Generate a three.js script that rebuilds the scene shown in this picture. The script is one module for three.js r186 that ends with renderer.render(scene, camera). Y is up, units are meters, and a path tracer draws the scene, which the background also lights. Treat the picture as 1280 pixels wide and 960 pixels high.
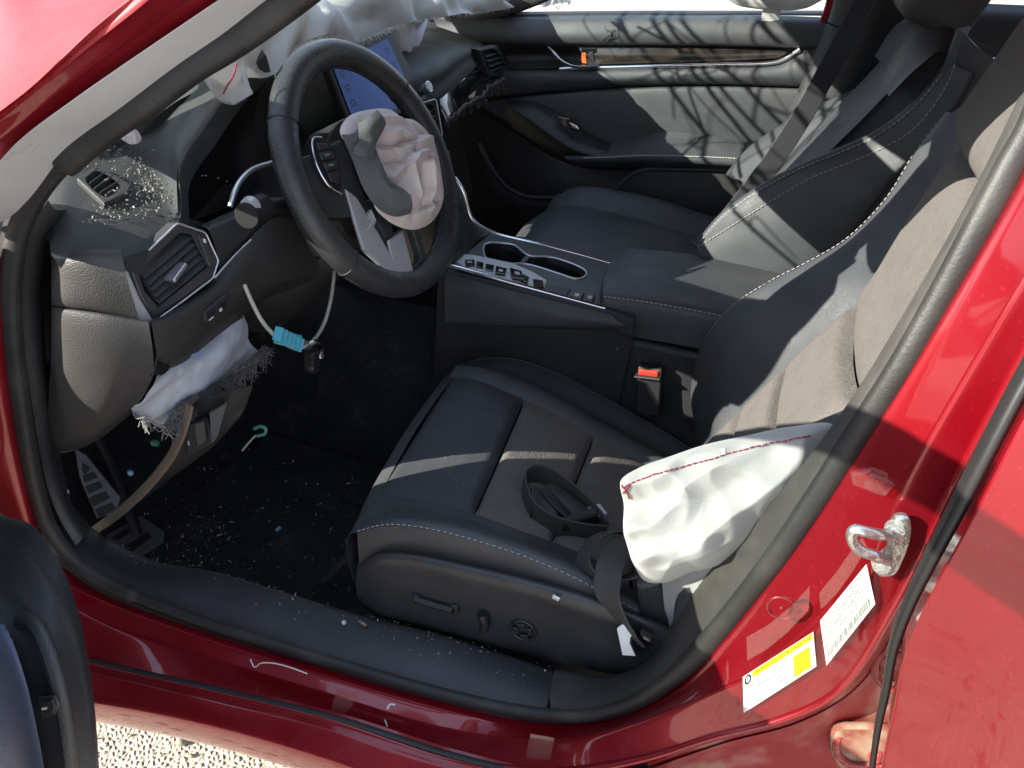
import * as THREE from 'three';
import { RoundedBoxGeometry } from 'three/addons/geometries/RoundedBoxGeometry.js';
import { mergeGeometries } from 'three/addons/utils/BufferGeometryUtils.js';
import { ImprovedNoise } from 'three/addons/math/ImprovedNoise.js';

// ---------------------------------------------------------------- camera, sky, sun, exposure
// x runs to the rear of the car, y up, z to the driver's side; metres
const scene = new THREE.Scene();
const camera = new THREE.PerspectiveCamera(2 * Math.atan(480 / 1007.67) * 180 / Math.PI, 4 / 3, 0.02, 400);
camera.position.set(0.4865, 1.2004, 1.2887);
camera.up.set(-0.23177, 0.85241, -0.46871);
camera.lookAt(0.4865 - 0.2439, 1.2004 - 0.51736, 1.2887 - 0.82028);

const SUN = new THREE.Vector3(-0.694, 0.423, 0.583).normalize();       // towards the low sun: ahead of the car, driver's side
const sun = new THREE.DirectionalLight(new THREE.Color(1, 0.95, 0.84), 5);
sun.position.copy(SUN).multiplyScalar(20); sun.castShadow = true; sun.shadow.radius = 0.6;
Object.assign(sun.shadow.camera, { left: -6, right: 6, top: 6, bottom: -6, near: 1, far: 50 }); sun.shadow.mapSize.set(4096, 4096);
scene.add(sun, sun.target);

{ // clear sky: pale towards the horizon, brighter round the sun
  const W = 256, H = 128, d = new Float32Array(W * H * 4);
  for (let j = 0; j < H; j++) for (let i = 0; i < W; i++) {
    const el = ((j + .5) / H - .5) * Math.PI, az = ((i + .5) / W - .5) * 2 * Math.PI;
    const v = new THREE.Vector3(Math.cos(az) * Math.cos(el), Math.sin(el), Math.sin(az) * Math.cos(el));
    const h = Math.max(0, v.y), m = Math.pow(1 - h, 3), g = Math.pow(Math.max(0, v.dot(SUN)), 10) * 1.6 + Math.pow(Math.max(0, v.dot(SUN)), 90) * 3;
    const low = v.y < 0 ? .55 : 1;
    d.set([(1.5 + 1.7 * m + g) * low, (2.0 + 1.5 * m + g * .95) * low, (2.9 + .9 * m + g * .85) * low, 1], (j * W + i) * 4);
  }
  const t = new THREE.DataTexture(d, W, H, THREE.RGBAFormat, THREE.FloatType);
  t.mapping = THREE.EquirectangularReflectionMapping; t.magFilter = t.minFilter = THREE.LinearFilter; t.needsUpdate = true;
  scene.background = t; scene.environment = t; scene.backgroundIntensity = scene.environmentIntensity = 0.2;
}
const renderer = new THREE.WebGLRenderer({ antialias: true });
renderer.toneMapping = THREE.LinearToneMapping; renderer.toneMappingExposure = 3.0;
renderer.outputColorSpace = THREE.SRGBColorSpace; renderer.shadowMap.enabled = true;

// ---------------------------------------------------------------- helpers
let seed = 7; const rnd = () => { seed = (seed * 1664525 + 1013904223) >>> 0; return seed / 4294967296; };
const noise = new ImprovedNoise(), N = (x, y, z) => noise.noise(x, y, z);
const fbm = (x, y, z) => N(x, y, z) + .5 * N(2.1 * x, 2.1 * y, 2.1 * z) + .25 * N(4.3 * x, 4.3 * y, 4.3 * z);
const V = (a) => a.isVector3 ? a.clone() : new THREE.Vector3(...a);
const curve = (p, closed = false) => new THREE.CatmullRomCurve3(p.map(V), closed, 'centripetal');
const rs = (p, n) => curve(p).getSpacedPoints(n);
const off = (p, x, y, z) => p.map((q) => V(q).add(new THREE.Vector3(x, y, z)));
const cr = (a, b, c, d, t) => { const o = new THREE.Vector3(); for (const k of 'xyz') o[k] = .5 * (2 * b[k] + (c[k] - a[k]) * t + (2 * a[k] - 5 * b[k] + 4 * c[k] - d[k]) * t * t + (3 * b[k] - a[k] - 3 * c[k] + d[k]) * t * t * t); return o; };

function geo(pos, idx, uv) {
  const g = new THREE.BufferGeometry();
  g.setAttribute('position', new THREE.Float32BufferAttribute(pos, 3));
  g.setAttribute('uv', new THREE.Float32BufferAttribute(uv ?? new Array(pos.length / 3 * 2).fill(0), 2));
  g.setIndex(idx); g.computeVertexNormals(); return g;
}
// a surface through lines: every line resampled to nu points, nv steps between neighbouring lines; disp(u, v) lifts along the normal; t gives it thickness
function loft(lines, { nu = 40, nv = 6, lin = false, disp = null, t = 0 } = {}) {
  const L = lines.map((l) => rs(l, nu)), rows = [], n = L.length;
  for (let r = 0; r < n - 1; r++) for (let k = 0; k < nv + (r === n - 2 ? 1 : 0); k++) {
    const s = k / nv, row = [];
    for (let i = 0; i <= nu; i++) row.push(lin ? L[r][i].clone().lerp(L[r + 1][i], s) : cr(L[Math.max(0, r - 1)][i], L[r][i], L[r + 1][i], L[Math.min(n - 1, r + 2)][i], s));
    rows.push(row);
  }
  return sheet(rows, { disp, t });
}
function sheet(rows, { disp = null, t = 0 } = {}) {
  const R = rows.length, C = rows[0].length, pos = [], uv = [], idx = [];
  const cum = new Float32Array(C), mid = rows[R >> 1], acc = [0];
  for (let i = 1; i < C; i++) cum[i] = cum[i - 1] + mid[i].distanceTo(mid[i - 1]);
  for (let j = 1; j < R; j++) acc[j] = acc[j - 1] + rows[j][C >> 1].distanceTo(rows[j - 1][C >> 1]);
  for (let j = 0; j < R; j++) for (let i = 0; i < C; i++) { pos.push(rows[j][i].x, rows[j][i].y, rows[j][i].z); uv.push(cum[i], acc[j]); }
  for (let j = 0; j < R - 1; j++) for (let i = 0; i < C - 1; i++) { const a = j * C + i, b = a + 1, c = a + C, e = c + 1; idx.push(a, c, b, b, c, e); }
  let g = geo(pos, idx, uv);
  if (disp) {
    const nn = g.attributes.normal, p = g.attributes.position;
    for (let j = 0; j < R; j++) for (let i = 0; i < C; i++) { const k = j * C + i, h = disp(i / (C - 1), j / (R - 1), rows[j][i]); p.setXYZ(k, p.getX(k) + nn.getX(k) * h, p.getY(k) + nn.getY(k) * h, p.getZ(k) + nn.getZ(k) * h); }
    g.computeVertexNormals();
  }
  if (t) {
    const p = g.attributes.position, nn = g.attributes.normal, P2 = [...p.array], U2 = [...uv, ...uv], I2 = [...g.index.array], M = R * C;
    for (let k = 0; k < M; k++) P2.push(p.getX(k) - nn.getX(k) * t, p.getY(k) - nn.getY(k) * t, p.getZ(k) - nn.getZ(k) * t);
    for (let k = 0; k < idx.length; k += 3) I2.push(M + idx[k], M + idx[k + 2], M + idx[k + 1]);
    const rim = [];
    for (let i = 0; i < C - 1; i++) rim.push([i, i + 1], [(R - 1) * C + i + 1, (R - 1) * C + i]);
    for (let j = 0; j < R - 1; j++) rim.push([(j + 1) * C, j * C], [j * C + C - 1, (j + 1) * C + C - 1]);
    for (const [a, b] of rim) { // own vertices, so that the rim keeps a crisp edge
      const o = P2.length / 3; for (const k of [a, b, M + a, M + b]) { P2.push(P2[3 * k], P2[3 * k + 1], P2[3 * k + 2]); U2.push(U2[2 * k], U2[2 * k + 1]); }
      I2.push(o, o + 1, o + 2, o + 1, o + 3, o + 2);
    }
    g = geo(P2, I2, U2);
  }
  return g;
}
// a closed profile [[a, b], ...] swept along a path; a runs along ref, b across it
function sweep(path, profile, ref, { n = 120, closed = false, lin = false, scale = null } = {}) {
  const pts = lin ? path.map(V) : closed ? curve(path, true).getSpacedPoints(n) : rs(path, n), m = pts.length, rows = [];
  for (let i = 0; i < m; i++) {
    const T = pts[Math.min(i + 1, m - 1)].clone().sub(pts[Math.max(i - 1, 0)]); if (closed && (i === 0 || i === m - 1)) T.copy(pts[1]).sub(pts[m - 2]); T.normalize();
    const r = typeof ref === 'function' ? ref(i / (m - 1), pts[i]) : V(ref), A = r.addScaledVector(T, -r.dot(T)).normalize(), B = T.clone().cross(A);
    const k = scale ? scale(pts[i]) : 1; rows.push([...profile, profile[0]].map(([a, b]) => pts[i].clone().addScaledVector(A, a * k).addScaledVector(B, b * k)));
  }
  const g = sheet(rows);
  if (closed) return g;
  const caps = [g];
  for (const [row, s] of [[rows[0], 1], [rows[m - 1], -1]]) {
    const c = row.slice(0, -1).reduce((q, p) => q.add(p), new THREE.Vector3()).divideScalar(profile.length), pos = [c.x, c.y, c.z], idx = [];
    row.forEach((p) => pos.push(p.x, p.y, p.z)); for (let k = 1; k < row.length; k++) idx.push(...(s > 0 ? [0, k, k + 1] : [0, k + 1, k]));
    caps.push(geo(pos, idx));
  }
  return mergeGeometries(caps);
}
const oval = (a, b, n = 12) => Array.from({ length: n }, (_, i) => [a * Math.cos(i / n * 2 * Math.PI), b * Math.sin(i / n * 2 * Math.PI)]);
const rect = (a0, a1, b0, b1) => [[a0, b0], [a1, b0], [a1, b1], [a0, b1]];
// a wire bent sharply at the given points
const wire = (p, r) => { const q = p.map(V), out = []; q.forEach((a, i) => { if (i) { const b = q[i - 1]; for (const t of [.06, .3, .7, .94]) out.push(b.clone().lerp(a, t)); } }); return new THREE.TubeGeometry(curve([q[0], ...out, q[q.length - 1]]), out.length * 3, r, 8); };
const tube = (p, r, n = 40, closed = false, k = 8) => new THREE.TubeGeometry(curve(p, closed), n, r, k, closed);
// a plate on a flat outline of points in space (smooth: rounded through them), bevelled, thickness towards the back
function plateFrame(pts, face) {
  const p = pts.map(V), c = p.reduce((q, a) => q.add(a), new THREE.Vector3()).divideScalar(p.length), n = new THREE.Vector3();
  for (let i = 0; i < p.length; i++) n.add(p[i].clone().sub(c).cross(p[(i + 1) % p.length].clone().sub(c)));
  n.normalize(); if (n.dot(V(face)) < 0) n.negate();
  const x = p[1].clone().sub(p[0]); x.addScaledVector(n, -x.dot(n)).normalize();
  return { c, n, x, y: n.clone().cross(x), m: new THREE.Matrix4().makeBasis(x, n.clone().cross(x), n).setPosition(c) };
}
function plate(pts, t, { bevel = .001, smooth = false, holes = [], round = true, face = [.3, .5, .8] } = {}) {
  const f = plateFrame(pts, face), flat = (q, s) => { const a = s ? curve(q, true).getSpacedPoints(q.length * 8).slice(0, -1) : q.map(V); return a.map((p) => { p.sub(f.c); return new THREE.Vector2(p.dot(f.x), p.dot(f.y)); }); };
  const sh = new THREE.Shape(flat(pts, smooth)); for (const h of holes) sh.holes.push(new THREE.Path(flat(h, round)));
  const g = new THREE.ExtrudeGeometry(sh, { depth: Math.max(t - 2 * bevel, 1e-4), bevelEnabled: bevel > 0, bevelThickness: bevel, bevelSize: bevel, bevelOffset: -bevel, bevelSegments: 2, curveSegments: 6 });
  g.translate(0, 0, -t + bevel); return g.applyMatrix4(f.m);
}
// a rounded block with its own axes: x and y directions, size, centre
function block(c, size, { x = [1, 0, 0], y = [0, 1, 0], r = .004, seg = 3 } = {}) {
  const g = new RoundedBoxGeometry(...size, seg, Math.min(r, ...size.map((s) => s * .49)));
  const X = V(x).normalize(), Z = X.clone().cross(V(y)).normalize(), Y = Z.clone().cross(X);
  return g.applyMatrix4(new THREE.Matrix4().makeBasis(X, Y, Z).setPosition(V(c)));
}
const cyl = (a, b, r0, r1 = r0, n = 24) => { const A = V(a), B = V(b), d = B.clone().sub(A), g = new THREE.CylinderGeometry(r1, r0, d.length(), n, 1); g.translate(0, d.length() / 2, 0); return g.applyMatrix4(new THREE.Matrix4().compose(A, new THREE.Quaternion().setFromUnitVectors(new THREE.Vector3(0, 1, 0), d.normalize()), new THREE.Vector3(1, 1, 1))); };
// a slack cloth bag: an outline filled from its rim to its middle, raised by h and creased by folds(angle, radius)
function puff(outline, h, up, folds, { na = 120, nr = 26, centre = null, back = true } = {}) {
  const o = curve(outline, true).getSpacedPoints(na), c = centre ? V(centre) : o.slice(0, -1).reduce((q, p) => q.add(p), new THREE.Vector3()).divideScalar(na), u = V(up).normalize(), rows = [];
  for (let j = 0; j <= nr; j++) {
    const s = 1 - j / nr, row = [];
    for (let i = 0; i <= na; i++) { const a = i / na * 2 * Math.PI, e = o[i % na]; const dome = Math.pow(Math.max(0, 1 - s ** 3), .6) * h; row.push(c.clone().lerp(e, s).addScaledVector(u, dome + folds(a, s, c.clone().lerp(e, s)) * Math.min(1, (1 - s) * 5))); }
    rows.push(row);
  }
  const g = sheet(rows); if (!back) return g;
  const b = sheet([rows[0].map((p) => p.clone()).reverse(), rows[0].map((p) => c.clone().lerp(p, .5).addScaledVector(u, -.006)).reverse(), rows[0].map(() => c.clone().addScaledVector(u, -.008))]);
  return mergeGeometries([g, b]);
}
// dashes of thread along a line
function stitches(p, { step = .0075, len = .0048, r = .0008, lift = [0, 0, 0] } = {}) {
  const c = curve(off(p, ...lift)), L = c.getLength(), n = Math.max(2, Math.floor(L / step)), parts = [];
  for (let i = 0; i < n; i++) { const a = c.getPointAt(i / n), b = c.getPointAt(Math.min(1, (i + len / step) / n)); if (a.distanceTo(b) > 1e-4) parts.push(cyl(a, b, r, r, 5)); }
  return mergeGeometries(parts);
}
function ribbon(path, wide, w, { t = .0014, n = 70 } = {}) { return sweep(path, [[-w / 2, -t / 2], [-w / 2 + .002, -t], [w / 2 - .002, -t], [w / 2, -t / 2], [w / 2, t / 2], [w / 2 - .002, t], [-w / 2 + .002, t], [-w / 2, t / 2]], wide, { n }); }

const names = new Map();
function numbered(n) { const k = names.get(n) ?? 0; names.set(n, k + 1); return k ? n + '_' + String(k).padStart(3, '0') : n; }
function add(name, parent, g, m, label) {
  const o = new THREE.Mesh(g, m); o.name = numbered(name); o.castShadow = o.receiveShadow = true;
  if (label) o.userData.label = label; parent.add(o); return o;
}
function part(name, parent, label) { const o = new THREE.Group(); o.name = numbered(name); if (label) o.userData.label = label; parent.add(o); return o; }
function thing(name, label, category, group) { const o = new THREE.Group(); o.name = numbered(name); scene.add(o); o.userData = { label, category }; if (group) o.userData.group = group; return o; }
const stuff = (o) => { o.userData.kind = 'stuff'; return o; };

// ---------------------------------------------------------------- materials
function tex(size, fn, { srgb = false, rep = 1 } = {}) {
  const d = new Uint8Array(size * size * 4);
  for (let y = 0; y < size; y++) for (let x = 0; x < size; x++) { const v = fn(x / size, y / size, x, y), o = (y * size + x) * 4; if (typeof v === 'number') d[o] = d[o + 1] = d[o + 2] = v * 255; else for (let c = 0; c < 3; c++) d[o + c] = v[c] * 255; d[o + 3] = 255; }
  const t = new THREE.DataTexture(d, size, size); t.wrapS = t.wrapT = THREE.RepeatWrapping; t.magFilter = THREE.LinearFilter; t.minFilter = THREE.LinearMipmapLinearFilter; t.generateMipmaps = true;
  if (srgb) t.colorSpace = THREE.SRGBColorSpace; t.repeat.set(rep, rep); t.needsUpdate = true; return t;
}
const hash = (x, y, s) => { let h = (x * 374761393 + y * 668265263 + s * 974711) | 0; h = Math.imul(h ^ (h >>> 13), 1274126177); return ((h ^ (h >>> 16)) >>> 0) / 4294967296; };
const cells = (u, v, k, s) => { let a = 9, b = 9; const X = Math.floor(u * k), Y = Math.floor(v * k); for (let j = -1; j < 2; j++) for (let i = -1; i < 2; i++) { const cx = (X + i + k) % k, cy = (Y + j + k) % k, d = Math.hypot(X + i + hash(cx, cy, s) - u * k, Y + j + hash(cx, cy, s + 1) - v * k); if (d < a) { b = a; a = d; } else if (d < b) b = d; } return [a, b]; };
const tnoise = (u, v, k, s) => { const X = Math.floor(u * k), Y = Math.floor(v * k), f = u * k - X, g = v * k - Y, q = (i, j) => hash((X + i) % k, (Y + j) % k, s), a = f * f * (3 - 2 * f), b = g * g * (3 - 2 * g); return (q(0, 0) * (1 - a) + q(1, 0) * a) * (1 - b) + (q(0, 1) * (1 - a) + q(1, 1) * a) * b; };
const tf = (u, v, k, s) => .5 * tnoise(u, v, k, s) + .3 * tnoise(u, v, 2 * k, s + 3) + .2 * tnoise(u, v, 4 * k, s + 5);
const clamp = (x) => Math.min(1, Math.max(0, x));
const leatherBump = tex(512, (u, v) => { const [a, b] = cells(u, v, 56, 3); return clamp((b - a) * 1.1) * .8 + .2 * tnoise(u, v, 90, 2); }, { rep: 11 });
const grainBump = tex(512, (u, v) => { const [a] = cells(u, v, 64, 9); return clamp(1 - a) * .8 + .2 * tnoise(u, v, 60, 4); }, { rep: 9 });
const weave = tex(256, (u, v, x, y) => { const a = Math.sin(u * 64 * Math.PI) * Math.sin(v * 64 * Math.PI); return clamp(.5 + .4 * a + .25 * (hash(x, y, 5) - .5)); }, { rep: 16 });
const meshCloth = tex(512, (u, v) => clamp(.5 * tnoise(u, v, 190, 8) + .3 * tnoise(u, v, 90, 2) + .2 * tnoise(u, v, 256, 5)), { rep: 5 });
const webbing = tex(256, (u, v) => clamp(.5 + .35 * Math.sin(v * 90 * Math.PI + (Math.floor(u * 32) % 2) * 1.6) + .15 * Math.sin(u * 64 * Math.PI)), { rep: 12 });
const pile = tex(512, (u, v) => { const h = .6 * tnoise(u, v, 170, 3) + .4 * tnoise(u, v, 60, 9); return h; }, { rep: 5 });
const carpetTone = tex(512, (u, v) => { const k = .5 + .5 * tnoise(u, v, 160, 3) + .5 * (tf(u, v, 9, 12) - .5), dust = Math.max(0, tf(u, v, 12, 30) - .62) * 1.6; return [k * .40 + dust * .5, k * .41 + dust * .48, k * .42 + dust * .42]; }, { srgb: true, rep: 2 });
const wearRough = (lo, hi, k, s, rep = 3) => tex(256, (u, v) => clamp(lo + (hi - lo) * (1.5 * tf(u, v, k, s) - .25)), { rep });
const wear = wearRough(.42, .66, 6, 17), wearPlastic = wearRough(.38, .62, 7, 27, 2);
const dustTone = (r, g, b, amount, s, rep = 2) => tex(512, (u, v, x, y) => { const d = amount * Math.max(0, 1.8 * tf(u, v, 7, s) - .65) + (hash(x, y, s) > .9985 ? .35 : 0) * (amount > 0 ? 1 : 0); return [r + (.62 - r) * d, g + (.60 - g) * d, b + (.55 - b) * d]; }, { srgb: true, rep });
const M = {};
const phys = (o) => new THREE.MeshPhysicalMaterial(o), C = (r, g, b) => new THREE.Color().setRGB(r, g, b);
M.leather = phys({ map: dustTone(.215, .225, .24, .10, 41), roughnessMap: wear, roughness: 1, bumpMap: leatherBump, bumpScale: .0003, specularIntensity: .9 });
M.leatherWarm = phys({ map: dustTone(.24, .225, .22, .08, 43), roughnessMap: wear, roughness: 1, bumpMap: leatherBump, bumpScale: .0003 });
M.fabric = phys({ map: tex(512, (u, v, x, y) => { const k = .325 + .06 * (tnoise(u, v, 128, 8) - .5) + .10 * (hash(x, y, 4) - .5) + .03 * (tf(u, v, 5, 3) - .5); return [k * 1.03, k * .99, k * .97]; }, { srgb: true, rep: 8 }), color: C(1.15, 1.13, 1.08), roughness: .95, bumpMap: meshCloth, bumpScale: .0012, sheen: .6, sheenRoughness: .5, sheenColor: C(.3, .28, .27) });
M.plastic = phys({ map: dustTone(.185, .19, .195, .12, 51), roughnessMap: wearPlastic, roughness: 1, bumpMap: grainBump, bumpScale: .0004 });
M.plasticSmooth = phys({ map: dustTone(.17, .175, .185, .10, 53, 3), roughness: .42, bumpMap: grainBump, bumpScale: .00012 });
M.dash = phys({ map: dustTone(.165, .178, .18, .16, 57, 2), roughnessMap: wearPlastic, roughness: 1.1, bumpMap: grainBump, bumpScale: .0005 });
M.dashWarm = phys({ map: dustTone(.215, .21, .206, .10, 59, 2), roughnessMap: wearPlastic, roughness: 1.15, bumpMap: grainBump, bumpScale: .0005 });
M.plasticDark = phys({ map: dustTone(.115, .115, .12, .06, 151), roughness: .5, bumpMap: grainBump, bumpScale: .0003 });
M.seal = phys({ map: dustTone(.15, .145, .14, .16, 161, 3), roughness: .55, bumpMap: pile, bumpScale: .0002 });
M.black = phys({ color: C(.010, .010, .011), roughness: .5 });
M.blackGloss = phys({ color: C(.008, .008, .009), roughness: .12, clearcoat: 1, clearcoatRoughness: .05 });
M.rubber = phys({ map: dustTone(.23, .22, .21, .22, 61, 3), roughness: .62, bumpMap: pile, bumpScale: .0002 });
M.rubberDark = phys({ color: C(.016, .015, .015), roughness: .5 });
M.gasket = phys({ map: dustTone(.78, .77, .77, .2, 65, 3), roughness: .32 });
M.carpet = phys({ map: carpetTone, color: C(.13, .13, .13), roughness: 1, bumpMap: pile, bumpScale: .003 });
M.chrome = phys({ color: C(.78, .78, .79), metalness: 1, roughness: .16 });
M.satin = phys({ color: C(.62, .63, .65), metalness: .9, roughness: .38 });
M.silverPaint = phys({ color: C(.50, .50, .51), metalness: .45, roughness: .42 });
M.pedal = phys({ color: C(.16, .16, .165), metalness: .6, roughness: .5, bumpMap: pile, bumpScale: .0003 });
M.zinc = phys({ color: C(.62, .62, .58), metalness: .9, roughness: .33, bumpMap: pile, bumpScale: .0004 });
const paintTone = tex(512, (u, v, x, y) => { const d = Math.max(0, 1.7 * tf(u, v, 6, 71) - .85) * .30; const sp = hash(x, y, 3) > .994 ? .10 : 0; return [.51 + .14 * d + .02 * hash(x, y, 3) + sp, .010 + .38 * d + sp, .072 + .33 * d + sp]; }, { srgb: true, rep: 1.7 });
M.paint = phys({ map: paintTone, metalness: .45, roughness: .36, clearcoat: 1, clearcoatRoughness: .05 });
const dirtTone = tex(512, (u, v, x, y) => { const d = clamp(2.6 * tf(u, v, 7, 77) - 1.0) * .75 + (hash(x >> 1, y >> 1, 8) > .985 ? .3 : 0); return [.55 + .12 * d, .045 + .50 * d, .06 + .40 * d]; }, { srgb: true, rep: 4 });
M.paintDirty = phys({ map: dirtTone, roughness: .6, clearcoat: .4, clearcoatRoughness: .4 });
M.paintDewy = phys({ map: tex(512, (u, v, x, y) => { const [a] = cells(u, v, 26, 5), d = a < .33 * hash(Math.floor(u * 26), Math.floor(v * 26), 3) + .1 ? 1 : 0, w = clamp(2 * tf(u, v, 5, 91) - .5) * .35; return [.62 - .05 * d + .1 * w, .07 + .3 * w - .03 * d, .10 + .27 * w - .03 * d]; }, { srgb: true, rep: 3 }), metalness: .1, roughness: .62, clearcoat: .35, clearcoatRoughness: .45 });
const clothBump = tex(256, (u, v, x, y) => clamp(.5 + .3 * Math.sin(u * 128 * Math.PI) * Math.sin(v * 128 * Math.PI) + .3 * (tnoise(u, v, 20, 4) - .5)), { rep: 10 });
M.airbag = phys({ map: tex(256, (u, v) => { const k = .72 + .09 * tf(u, v, 5, 2); return [k, k * .99, k * .97]; }, { srgb: true, rep: 2 }), roughness: .85, bumpMap: clothBump, bumpScale: .0004, transmission: .45, thickness: 0, side: THREE.DoubleSide });
M.airbagPink = phys({ map: tex(256, (u, v) => { const k = .93 - .07 * tf(u, v, 6, 8), s = Math.max(0, tf(u, v, 9, 33) - .68) * 1.4; return [k - s * .3, k * .94 - s * .4, k * .915 - s * .4]; }, { srgb: true, rep: 3 }), roughness: .9, bumpMap: clothBump, bumpScale: .0004, transmission: .15, thickness: 0 });
M.airbagGrey = phys({ color: C(.52, .54, .60), roughness: .9, bumpMap: clothBump, bumpScale: .0004 });
M.thread = phys({ color: C(.34, .33, .31), roughness: .9 });
M.threadRed = phys({ color: C(.24, .02, .05), roughness: .9 });
M.threadWhite = phys({ color: C(.6, .58, .55), roughness: .9 });
M.belt = phys({ color: C(.05, .046, .043), roughness: .62, bumpMap: webbing, bumpScale: .0005 });
M.red = phys({ color: C(.72, .03, .015), roughness: .4 });
M.wood = phys({ map: tex(512, (u, v) => { const k = .06 + .09 * tf(u * .25 % 1, v, 24, 6) + .04 * Math.sin(60 * v + 8 * tnoise(u, v, 4, 2)); return [k * 1.15, k, k * .86]; }, { srgb: true, rep: 3 }), roughness: .28, clearcoat: .6, clearcoatRoughness: .15 });
M.tan = phys({ color: C(.17, .125, .085), roughness: .7, bumpMap: grainBump, bumpScale: .0003 });
M.headliner = phys({ color: C(.42, .40, .37), roughness: 1 });
M.glass = phys({ color: C(.93, .97, .95), roughness: 0, transmission: 1, thickness: 0, ior: 1.45, side: THREE.DoubleSide });
M.teal = phys({ color: C(.10, .42, .52), roughness: .5 });
M.wire = phys({ color: C(.42, .42, .36), roughness: .5 });
M.blueBit = phys({ color: C(.25, .45, .62), roughness: .3 });
M.film = phys({ color: C(.95, .74, .72), roughness: .05, transmission: .97, thickness: 0, ior: 1.4 });
function canvasMat(w, h, draw, extra = {}) {
  const c = document.createElement('canvas'); c.width = w; c.height = h; draw(c.getContext('2d'), w, h);
  const t = new THREE.CanvasTexture(c); t.colorSpace = THREE.SRGBColorSpace; t.anisotropy = 8; return phys({ map: t, roughness: .4, ...extra });
}
// a printed sheet on four corners (top left, top right, bottom right, bottom left), slightly thick, print right way round
function sticker(q, m, name, parent, label, t = .0006) {
  const [a, b, c, d] = q.map(V), rows = [];
  for (let j = 0; j <= 6; j++) { const r = []; for (let i = 0; i <= 10; i++) r.push(a.clone().lerp(b, i / 10).lerp(d.clone().lerp(c, i / 10), j / 6)); rows.push(r); }
  const pos = [], uv = [], idx = [];
  rows.forEach((r, j) => r.forEach((p, i) => { pos.push(p.x, p.y, p.z); uv.push(i / 10, 1 - j / 6); }));
  for (let j = 0; j < 6; j++) for (let i = 0; i < 10; i++) { const k = j * 11 + i; idx.push(k, k + 11, k + 1, k + 1, k + 11, k + 12); }
  return add(name, parent, geo(pos, idx, uv), m, label);
}

// ---------------------------------------------------------------- the setting
{
  const g = new THREE.PlaneGeometry(300, 300, 1, 1); g.rotateX(-Math.PI / 2);
  const uv = g.attributes.uv; for (let i = 0; i < uv.count; i++) uv.setXY(i, uv.getX(i) * 300, uv.getY(i) * 300);
  const grit = tex(1024, (u, v, x, y) => { const [a, b] = cells(u, v, 120, 4), [a2] = cells(u, v, 220, 7), r = hash(Math.floor(u * 120), Math.floor(v * 120), 2), k = .74 + .16 * (r - .5) + .14 * (b - a) - .10 * a2 + .10 * (tf(u, v, 6, 3) - .5); return [k, k * .94, k * .84]; }, { srgb: true });
  const gb = tex(512, (u, v) => { const [a, b] = cells(u, v, 120, 4); return clamp(b - a + .2 * tnoise(u, v, 120, 3)); });
  const o = new THREE.Mesh(g, phys({ map: grit, roughness: 1, bumpMap: gb, bumpScale: .005 })); o.name = 'ground'; o.receiveShadow = true;
  o.userData = { kind: 'structure', label: 'pale sunlit gravel ground beside and beneath the red car', category: 'ground' }; scene.add(o);
  // loose stones on it, beside the sill
  const st = new THREE.IcosahedronGeometry(1, 1), p = st.attributes.position; for (let i = 0; i < p.count; i++) { const v = new THREE.Vector3().fromBufferAttribute(p, i), k = 1 + .25 * N(v.x * 2, v.y * 2, v.z * 2); p.setXYZ(i, v.x * k, v.y * k * .7, v.z * k); } st.computeVertexNormals();
  const im = new THREE.InstancedMesh(st, phys({ color: C(.5, .46, .40), roughness: 1 }), 2600), mt = new THREE.Matrix4(), q = new THREE.Quaternion(), col = new THREE.Color();
  for (let i = 0; i < 2600; i++) { const s = .002 + .008 * rnd() ** 4; q.setFromEuler(new THREE.Euler(rnd() * 6, rnd() * 6, rnd() * 6)); mt.compose(new THREE.Vector3(-1.3 + 2.2 * rnd(), s * .4, .55 + 1.2 * rnd()), q, new THREE.Vector3(s, s, s)); im.setMatrixAt(i, mt); const k = .55 + .6 * rnd(); col.setRGB(k, k * (.93 + .05 * rnd()), k * (.8 + .1 * rnd())); im.setColorAt(i, col); }
  im.name = 'gravel'; im.castShadow = im.receiveShadow = true; im.userData = { kind: 'stuff', label: 'loose pale gravel stones on the ground beside the sill', category: 'gravel' }; scene.add(im);
}

// ---------------------------------------------------------------- the car: body
const car = thing('wrecked_car', 'red sedan with fired airbags, seen through its open driver doorway', 'car');
const body = part('body_side', car, 'glossy red painted door jamb, sill and pillars');

// curves round the door opening, from the foot of the windscreen pillar along the sill and up the centre pillar
const SEAL = [[.0543, 1.1077, .605], [.0088, 1.0754, .63], [-.0314, 1.0465, .655], [-.068, 1.0163, .675], [-.105, .9894, .69], [-.1447, .958, .7], [-.1859, .9187, .705], [-.2174, .8756, .71], [-.2381, .825, .715], [-.2569, .7645, .715], [-.2722, .6893, .715], [-.2856, .6017, .715], [-.2936, .5194, .715], [-.2902, .4545, .715], [-.2654, .4108, .715], [-.2129, .3869, .715], [-.1446, .3799, .715], [-.059, .3784, .715], [.0239, .3831, .715], [.1032, .3875, .715], [.1898, .394, .715], [.2721, .403, .715], [.3499, .4169, .715], [.3957, .4308, .715], [.4385, .4531, .715], [.4767, .4911, .715], [.504, .5372, .715], [.5259, .5899, .715], [.5482, .6625, .715], [.5667, .7334, .715], [.5825, .7994, .71], [.5961, .8618, .705], [.6091, .9204, .7], [.6197, .9757, .69], [.6286, 1.0298, .68], [.6358, 1.0727, .67], [.6418, 1.1004, .66]];
const SEALTOP = [[.09, 1.14, .60], [.2, 1.245, .575], [.33, 1.325, .56], [.48, 1.355, .55], [.58, 1.35, .555], [.63, 1.30, .57], [.645, 1.2, .61]];
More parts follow.
